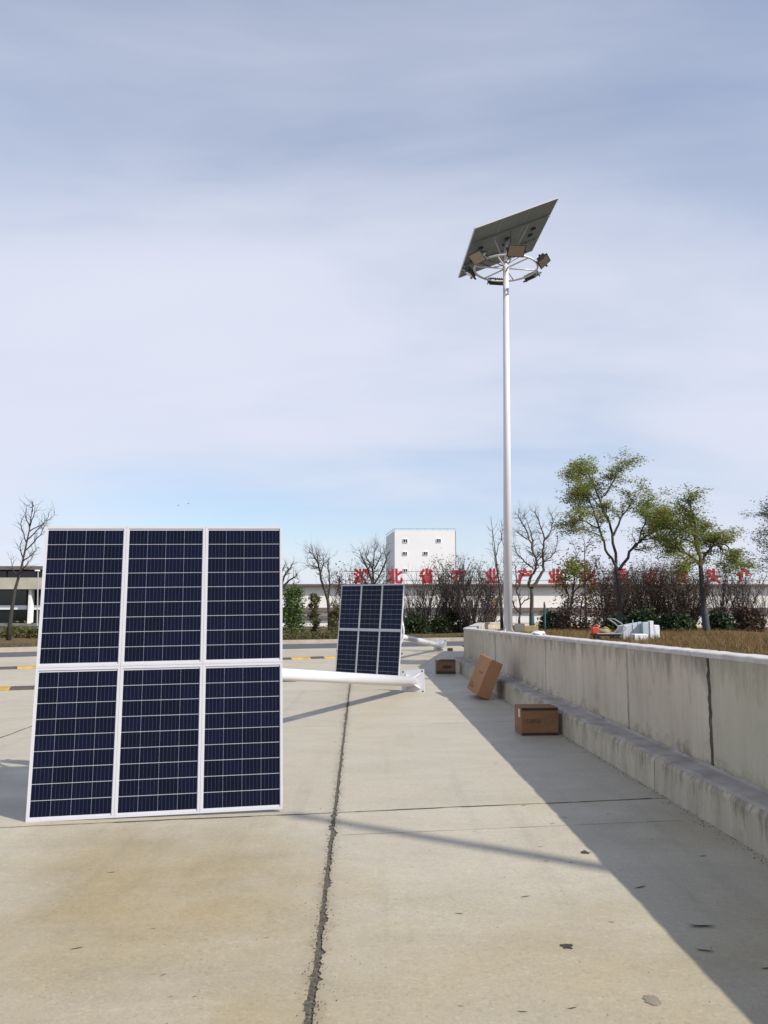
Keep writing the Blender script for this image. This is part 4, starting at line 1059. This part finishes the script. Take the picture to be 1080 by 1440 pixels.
# low hedge along the verge
rg = np.random.default_rng(3)
pts = []
for i in range(520):
    x = rg.uniform(-5.4, -0.2); pts.append((x, fary(x) + 0.9 + rg.uniform(0, 1.2), 0.15 + abs(rg.normal(0, 0.18))))
tag(leaves('low_hedge', pts, 0.06, 9, 0.055, L_OLIVE, None, 77), 'low clipped brown green hedge along the verge', 'hedge', kind='stuff')

# dry grass on the planter and some on the verge
def blades(name, N, fn, hgt, mat, seed):
    rg = np.random.default_rng(seed); P = np.array([fn(rg) for _ in range(N)])
    a = rg.uniform(0, 6.283, N); h = hgt * rg.uniform(0.4, 1.3, N); w = 0.007 * rg.uniform(0.7, 1.6, N)
    dx, dy = np.cos(a), np.sin(a); ln = rg.normal(0, 0.5, (N, 2)) * h[:, None]
    V = np.empty((N, 3, 3)); V[:, 0] = P; V[:, 1] = P; V[:, 2] = P
    V[:, 0, 0] -= dx * w; V[:, 0, 1] -= dy * w; V[:, 1, 0] += dx * w; V[:, 1, 1] += dy * w
    V[:, 2, 0] += ln[:, 0]; V[:, 2, 1] += ln[:, 1]; V[:, 2, 2] += h
    me = bpy.data.meshes.new(name); me.vertices.add(3 * N); me.vertices.foreach_set('co', V.ravel()); me.loops.add(3 * N); me.polygons.add(N)
    me.loops.foreach_set('vertex_index', np.arange(3 * N, dtype=np.int32)); me.polygons.foreach_set('loop_start', np.arange(0, 3 * N, 3, dtype=np.int32))
    me.update(calc_edges=True); me.materials.append(mat); return link(name, me)
def planter_pt(rg):
    while True:
        y = rg.uniform(5, 20); x = fx(y) + TH + 0.1 + abs(rg.normal(0, 3.2))
        dens = 0.5 + 0.5 * math.sin(x * 1.7 + 0.6 * y) * math.sin(y * 1.3)
        if rg.random() < 0.06 + 0.94 * dens ** 2.2: return (x, y, sz(x, y) - 0.03)
tag(blades('dry_grass', 46000, planter_pt, 0.15, L_GRASS, 5), 'dry brown grass on the earth bed behind the wall', 'grass', kind='stuff')
def verge_pt(rg):
    x = rg.uniform(-24, 10); return (x, fary(x) + 0.4 + abs(rg.normal(0, 1.6)), 0.12)
tag(blades('verge_weeds', 14000, verge_pt, 0.16, L_OLIVE, 6), 'thin weeds on the brown verge beyond the road', 'grass', kind='stuff')

# ------------------------------------------------------------------ things lying behind the wall
def sbox(name, label, cat, pts, mat, group=None):
    """pts: 4 foot corners then 4 top corners (world)"""
    c = sum((Vector(p) for p in pts[:4]), Vector()) / 4; root = thing(name, label, cat, c, group)
    return root, c
def slanted(name, label, cat, x0, x1, y0a, y0b, yb, Y, dep, mat, edge_mat=None, group=None):
    gz = sz(0, Y); a = at(x0, yb, Y); b = at(x1, yb, Y); ta = at(x0, y0a, Y).z; tb = at(x1, y0b, Y).z
    z0 = min(a.z, gz) - 0.01
    root = thing(name, label, cat, ((a.x + b.x) / 2, Y + dep / 2, z0), group); o = Vector(root.location)
    mb = MB(); V = lambda x, y, z: Vector((x, y, z)) - o
    mb.hexa([V(a.x, Y, z0), V(b.x, Y, z0), V(b.x, Y + dep, z0), V(a.x, Y + dep, z0), V(a.x, Y, ta), V(b.x, Y, tb), V(b.x, Y + dep, tb), V(a.x, Y + dep, ta)])
    ob = mb.build('body', mat, root); bevel(ob, 0.008, 1)
    return root, a, b, ta, tb, o
OY = 14.4
rt, a, b, ta, tb, o = slanted('metal_box', 'large grey box with slanted lid behind the wall', 'box', 876.5, 905, 880.5, 875.5, 900, OY, 0.35, M_FOAM, group='pale boxes behind the wall')
mb = MB(); mb.box((b.x - 0.06 - o.x, -0.004 + OY - o.y, (ta + tb) / 2 - 0.10 - o.z), (0.06, 0.012, 0.30)); mb.build('seam_strip', M_FOAMG, rt)
mb = MB(); mb.box((0, OY - o.y - 0.005, (ta + tb) / 2 - o.z - 0.05), (0.012, 0.01, 0.26)); mb.build('lid_seam', M_FOAMG, rt)
rt, a, b, ta, tb, o = slanted('panel_board', 'blue grey board standing upright against the grey box', 'board', 904.5, 916, 875.5, 874.5, 899, OY - 0.12, 0.10, M_FOAMG, group='pale boxes behind the wall')
mb = MB(); mb.box((b.x - o.x + 0.012, OY - 0.07 - o.y, (tb + o.z) / 2 - o.z + 0.01), (0.06, 0.13, tb - o.z + 0.015)); mb.build('white_edge', M_FOAMW, rt)
rt, a, b, ta, tb, o = slanted('foam_box', 'small pale box at right end of the box pile', 'box', 920.5, 928.2, 879.2, 879.2, 899, OY + 0.1, 0.25, M_FOAMW, group='pale boxes behind the wall')
mb = MB(); mb.box((-0.045, -0.128, 0.12), (0.035, 0.01, 0.2)); mb.build('shadow_strip', M_FOAMG, rt)
rt, a, b, ta, tb, o = slanted('foam_block', 'low white foam block in front of the grey box', 'foam block', 892.5, 911.5, 892, 892, 900, OY - 0.55, 0.28, M_FOAMW, group='pale boxes behind the wall')
mb = MB(); mb.box((0, -0.142, 0.04), (0.2, 0.006, 0.012)); mb.build('groove', M_FOAM, rt)
rt, a, b, ta, tb, o = slanted('straw_block', 'straw coloured block on the earth beside the lamp pole', 'block', 723, 757, 879.5, 880.5, 893, 17.4, 0.3, M_STRAW)
mb = MB(); mb.box((-0.14, -0.153, 0.2), (0.22, 0.006, 0.16)); mb.build('dark_end', M_GREYB, rt)
# crumpled white bag on the coping
q = gp(769, 891.5, 1.15); yy = 12.9
bagc = Vector((fx(yy) + 0.13, yy, wtop(yy)))
root = thing('plastic_bag', 'crumpled white bag lying on the wall top', 'bag', bagc)
bm = bmesh.new(); bmesh.ops.create_icosphere(bm, subdivisions=3, radius=0.085)
rb = random.Random(3)
for v in bm.verts:
    k = 1 + 0.28 * math.sin(v.co.x * 60 + v.co.y * 31) * math.sin(v.co.z * 55 + 1) + rb.uniform(-0.06, 0.06); v.co = Vector((v.co.x * k * 1.2, v.co.y * k, max(v.co.z * k * 0.42, -0.028)))
    v.co.z += 0.028
me = bpy.data.meshes.new('bag_body'); bm.to_mesh(me); bm.free(); me.materials.append(M_FOAMW); link('bag_body', me, root)
st = thing('stake', 'dark teal stake standing between twisted tree and bushes', 'stake', (at(766.5, 886, 19).x, 19, sz(0, 19)))
hz = at(766, 846, 19).z - sz(0, 19)
mb = MB(); mb.tube([(0, 0, -0.1), (0, 0, hz - 0.12)], [0.028, 0.026], 8); mb.build('shaft', M_TEAL, st)
mb = MB(); mb.tube([(0, 0, hz - 0.12), (-0.005, 0, hz)], [0.03, 0.012], 8); mb.build('tip', M_BLACK, st)
# low hand cart with bent handle
cy = 13.6; cz = sz(0, cy)
a = at(838, 893, cy); b = at(872, 896, cy)
ct = thing('hand_cart', 'low dark hand cart with bent silver handle left of the grey box', 'cart', ((a.x + b.x) / 2, cy, cz)); o = Vector(ct.location)
zt = 0.13
mb = MB(); mb.box((0, 0.15, zt), (b.x - a.x, 0.42, 0.03)); mb.build('bed', M_BLACK, ct)
mb = MB(); hw = (b.x - a.x) / 2
for yv in (-0.07, 0.37): mb.tube([(-hw, yv, zt + 0.025), (hw, yv, zt + 0.025)], 0.012, 6)
mb.build('rim', M_GALV, ct)
for sx in (-1, 1):
    for yv in (-0.02, 0.32):
        mb = MB(); mb.tube([(sx * hw * 0.8, yv - 0.02, 0.055), (sx * hw * 0.8, yv + 0.02, 0.055)], 0.055, 12); mb.build('wheel', M_BLACK, ct)
mb = MB()
for yv in (-0.05, 0.35): mb.tube([(hw, yv, zt + 0.02), (hw + 0.09, yv, zt + 0.12), (hw + 0.01, yv, zt + 0.20), (hw - 0.10, yv, zt + 0.27)], 0.012, 6)
mb.tube([(hw - 0.10, -0.05, zt + 0.27), (hw - 0.10, 0.35, zt + 0.27)], 0.012, 6)
mb.build('handle', M_GALV, ct)
rp = thing('fuel_can', 'small orange red can behind the wall, on the hand cart left end', 'can', (a.x + 0.0, cy + 0.05, cz + zt + 0.017)); 
mb = MB(); mb.box((0, 0, 0.06), (0.13, 0.10, 0.12)); ob = mb.build('can_body', M_REDP, rp); bevel(ob, 0.02, 2)
mb = MB(); mb.tube([(-0.04, 0, 0.118), (-0.04, 0, 0.15)], 0.016, 8); mb.build('cap', M_BLACK, rp)
mb = MB(); mb.tube([(-0.01, 0, 0.118), (0.0, 0, 0.15), (0.04, 0, 0.15), (0.05, 0, 0.118)], 0.008, 6); mb.build('handle', M_REDP, rp)
sk_ = thing('cement_sack', 'slumped pale straw sack lying on the hand cart', 'sack', (a.x + 0.17, cy + 0.12, cz + zt + 0.017))
bm = bmesh.new(); bmesh.ops.create_icosphere(bm, subdivisions=3, radius=0.1)
for v in bm.verts: v.co = Vector((v.co.x * 1.2, v.co.y * 1.2, max(v.co.z * 0.75 * (1 + 0.2 * math.sin(v.co.x * 45)), -0.04) + 0.04))
me = bpy.data.meshes.new('sack_body'); bm.to_mesh(me); bm.free(); me.materials.append(M_STRAW); link('sack_body', me, sk_)

# ------------------------------------------------------------------ fallen leaves and marks on the yard
def leaf_mesh(kind, mat, seed):
    rg = random.Random(seed); mb = MB()
    if kind == 'lobed':
        N = 22; ring = []
        for i in range(N):
            a = 2 * math.pi * i / N
            r_ = 0.55 + 0.45 * abs(math.cos(2.5 * a + 0.2)) ** 0.8 + rg.uniform(-0.08, 0.08)
            ring.append((r_ * math.cos(a), r_ * math.sin(a), 0.05 + 0.10 * math.sin(3 * a + 1)))
        mb.add([(0, 0, 0.03)] + ring, [(0, i + 1, (i + 1) % N + 1) for i in range(N)])
    else:
        N = 9; L_ = []; R_ = []
        for i in range(N):
            t = -1 + 2 * i / (N - 1); w_ = 0.24 * (1 - t * t) ** 0.8 + 0.015; z = 0.03 + 0.10 * (t * t)
            w_ *= 0.65; b_ = 0.15 * math.sin(2 * t); L_.append((t, b_ - w_, z + 0.06)); R_.append((t, b_ + w_, z + 0.02))
        mb.add(L_ + R_, [(i, i + 1, N + i + 1, N + i) for i in range(N - 1)])
    return mb.mesh('leaf', mat)
LM = {('lobed', 'd'): leaf_mesh('lobed', M_LEAFK, 1), ('long', 'k'): leaf_mesh('long', M_LEAFK, 2), ('long', 'd'): leaf_mesh('long', M_LEAFD, 3), ('long', 'y'): leaf_mesh('long', M_LEAFY, 4), ('lobed', 'l'): leaf_mesh('lobed', M_LEAFD, 5)}
def fl(px, py, wpx, key, rot, label):
    p = gp(px, py); s = wpx / 2 * p.y / F
    o = link('fallen_leaf', LM[key], None); o.location = (p.x, p.y, 0.001); o.scale = (s, s, s * 0.8); o.rotation_euler = (0, 0, rot)
    tag(o, label, 'leaf', 'fallen leaves on the concrete')
fl(797, 1331, 19, ('lobed', 'd'), 0.4, 'dark lobed leaf on sunlit concrete, foreground right of centre')
fl(823, 1199, 15, ('lobed', 'd'), 1.4, 'dark lobed leaf just above the soft pole shadow')
fl(987, 1303, 38, ('long', 'k'), -0.25, 'long dark leaf in the wall shade at lower right')
fl(991, 1337, 24, ('long', 'k'), -0.5, 'dark curled leaf on the edge of the wall shade')
fl(1079, 1362, 20, ('long', 'k'), -0.1, 'dark leaf cut by the right picture edge')
fl(988, 1204, 12, ('long', 'k'), 0.0, 'small dark leaf in shade near the plinth')
fl(860, 1297, 9, ('long', 'k'), -0.5, 'tiny dark curled leaf right of the lobed leaf')
fl(900, 1248, 20, ('long', 'd'), 0.2, 'brown leaf where pole shadow meets wall shade')
fl(668, 1169, 7, ('long', 'y'), 0.2, 'tiny yellow leaf near the transverse joint')
fl(108, 1334, 17, ('long', 'd'), 0.25, 'brown leaf on the concrete at lower left')
for i, (px, py, w_, r_) in enumerate(((230, 1371, 9, .5), (240, 1402, 7, .1), (273, 1402, 8, .2), (216, 1306, 7, .1), (290, 1321, 5, 0), (375, 1319, 8, .4), (777, 1158, 8, 0), (736, 1133, 9, .3), (795, 1150, 8, -.3), (739, 1261, 14, .1), (768, 1211, 9, .2), (803, 1213, 9, .4), (805, 1418, 15, .1), (735, 1423, 14, -.3), (648, 1415, 8, -.4), (747, 1098, 6, .2), (793, 1149, 5, .9), (760, 1191, 8, .1), (697, 1073, 7, .1), (709, 1234, 6, 1), (720, 1244, 5, .3), (646, 1285, 12, -.4), (157, 1227, 12, .1), (855, 1145, 8, .1), (748, 1045, 5, .1), (998, 1409, 5, 1))):
    fl(px, py, w_, ('long', 'd' if i % 3 else 'k'), r_, 'tiny dry brown leaf scrap on the concrete')
def blot(px, py, w_, seed):
    p = gp(px, py); rg = random.Random(seed); N = 20; rr = w_ / 2 * p.y / F
    mb = MB(); mb.add([(p.x + rr * (0.8 + rg.uniform(-.15, .2)) * math.cos(2 * math.pi * i / N), p.y + 1.5 * rr * (0.8 + rg.uniform(-.15, .2)) * math.sin(2 * math.pi * i / N), 0.0025) for i in range(N)], [tuple(range(N))])
    mb.build('stain', M_STAIN, yard)
blot(917, 1407, 25, 1)

# loose grit: in the joint, along the plinth and thinly over the slabs
rg = np.random.default_rng(12); P = []
for i in range(2600):
    y = 2.6 + 14 * rg.random() ** 1.8; P.append((colx(0, y) + rg.normal(0, 0.018 if rg.random() < 0.9 else 0.07), y, 0.0, rg.uniform(0.0015, 0.006)))
for i in range(1300):
    y = 3 + 14 * rg.random(); P.append((bx(y) - abs(rg.normal(0, 0.05)) - 0.004, y, 0.0, rg.uniform(0.002, 0.007)))
for i in range(600):
    y = 2.6 + 9 * rg.random() ** 1.5; x = rg.uniform(-0.6, 0.6) * y; 
    if x < bx(y) - 0.02: P.append((x, y, 0.0, rg.uniform(0.0012, 0.004)))
mb = MB()
for x, y, z, r_ in P:
    q = rg.uniform(0.6, 1.3, 5) * r_; a = rg.uniform(0, 6.28)
    v = [(x + math.cos(a + t) * q[i], y + math.sin(a + t) * q[i], 0.0) for i, t in enumerate((0, 2.1, 4.2))] + [(x + q[3] * 0.2, y, q[4] * 1.1)]
    mb.add(v, [(0, 1, 3), (1, 2, 3), (2, 0, 3)])
tag(mb.build('grit', plain('grey_brown_grit', (0.17, 0.14, 0.10), 0.9, var=0.6, scale=40)), 'loose grit and crumbs along the joint and the plinth foot', 'grit', kind='stuff')

# two birds far off in the sky
for (px, py, lab) in ((251, 711, 'tiny bird in the sky, left of the pair'), (265, 708.5, 'tiny bird in the sky, right of the pair')):
    p = at(px, py, 95); b_ = thing('bird', lab, 'bird', p, 'birds in the sky')
    mb = MB(); mb.tube([(-0.10, 0, 0), (-0.03, 0, 0.01), (0.05, 0, 0.01), (0.11, 0, 0.0)], [0.008, 0.028, 0.024, 0.006], 6); mb.build('bird_body', M_BLACK, b_, True)
    mb = MB(); mb.add([(-0.03, 0, 0.02), (0.04, 0, 0.02), (0.02, 0.18, 0.07), (0.0, -0.18, 0.07), (-0.03, 0.16, 0.06), (-0.05, -0.16, 0.06)], [(0, 1, 2, 4), (1, 0, 5, 3)]); mb.build('wings', M_BLACK, b_)
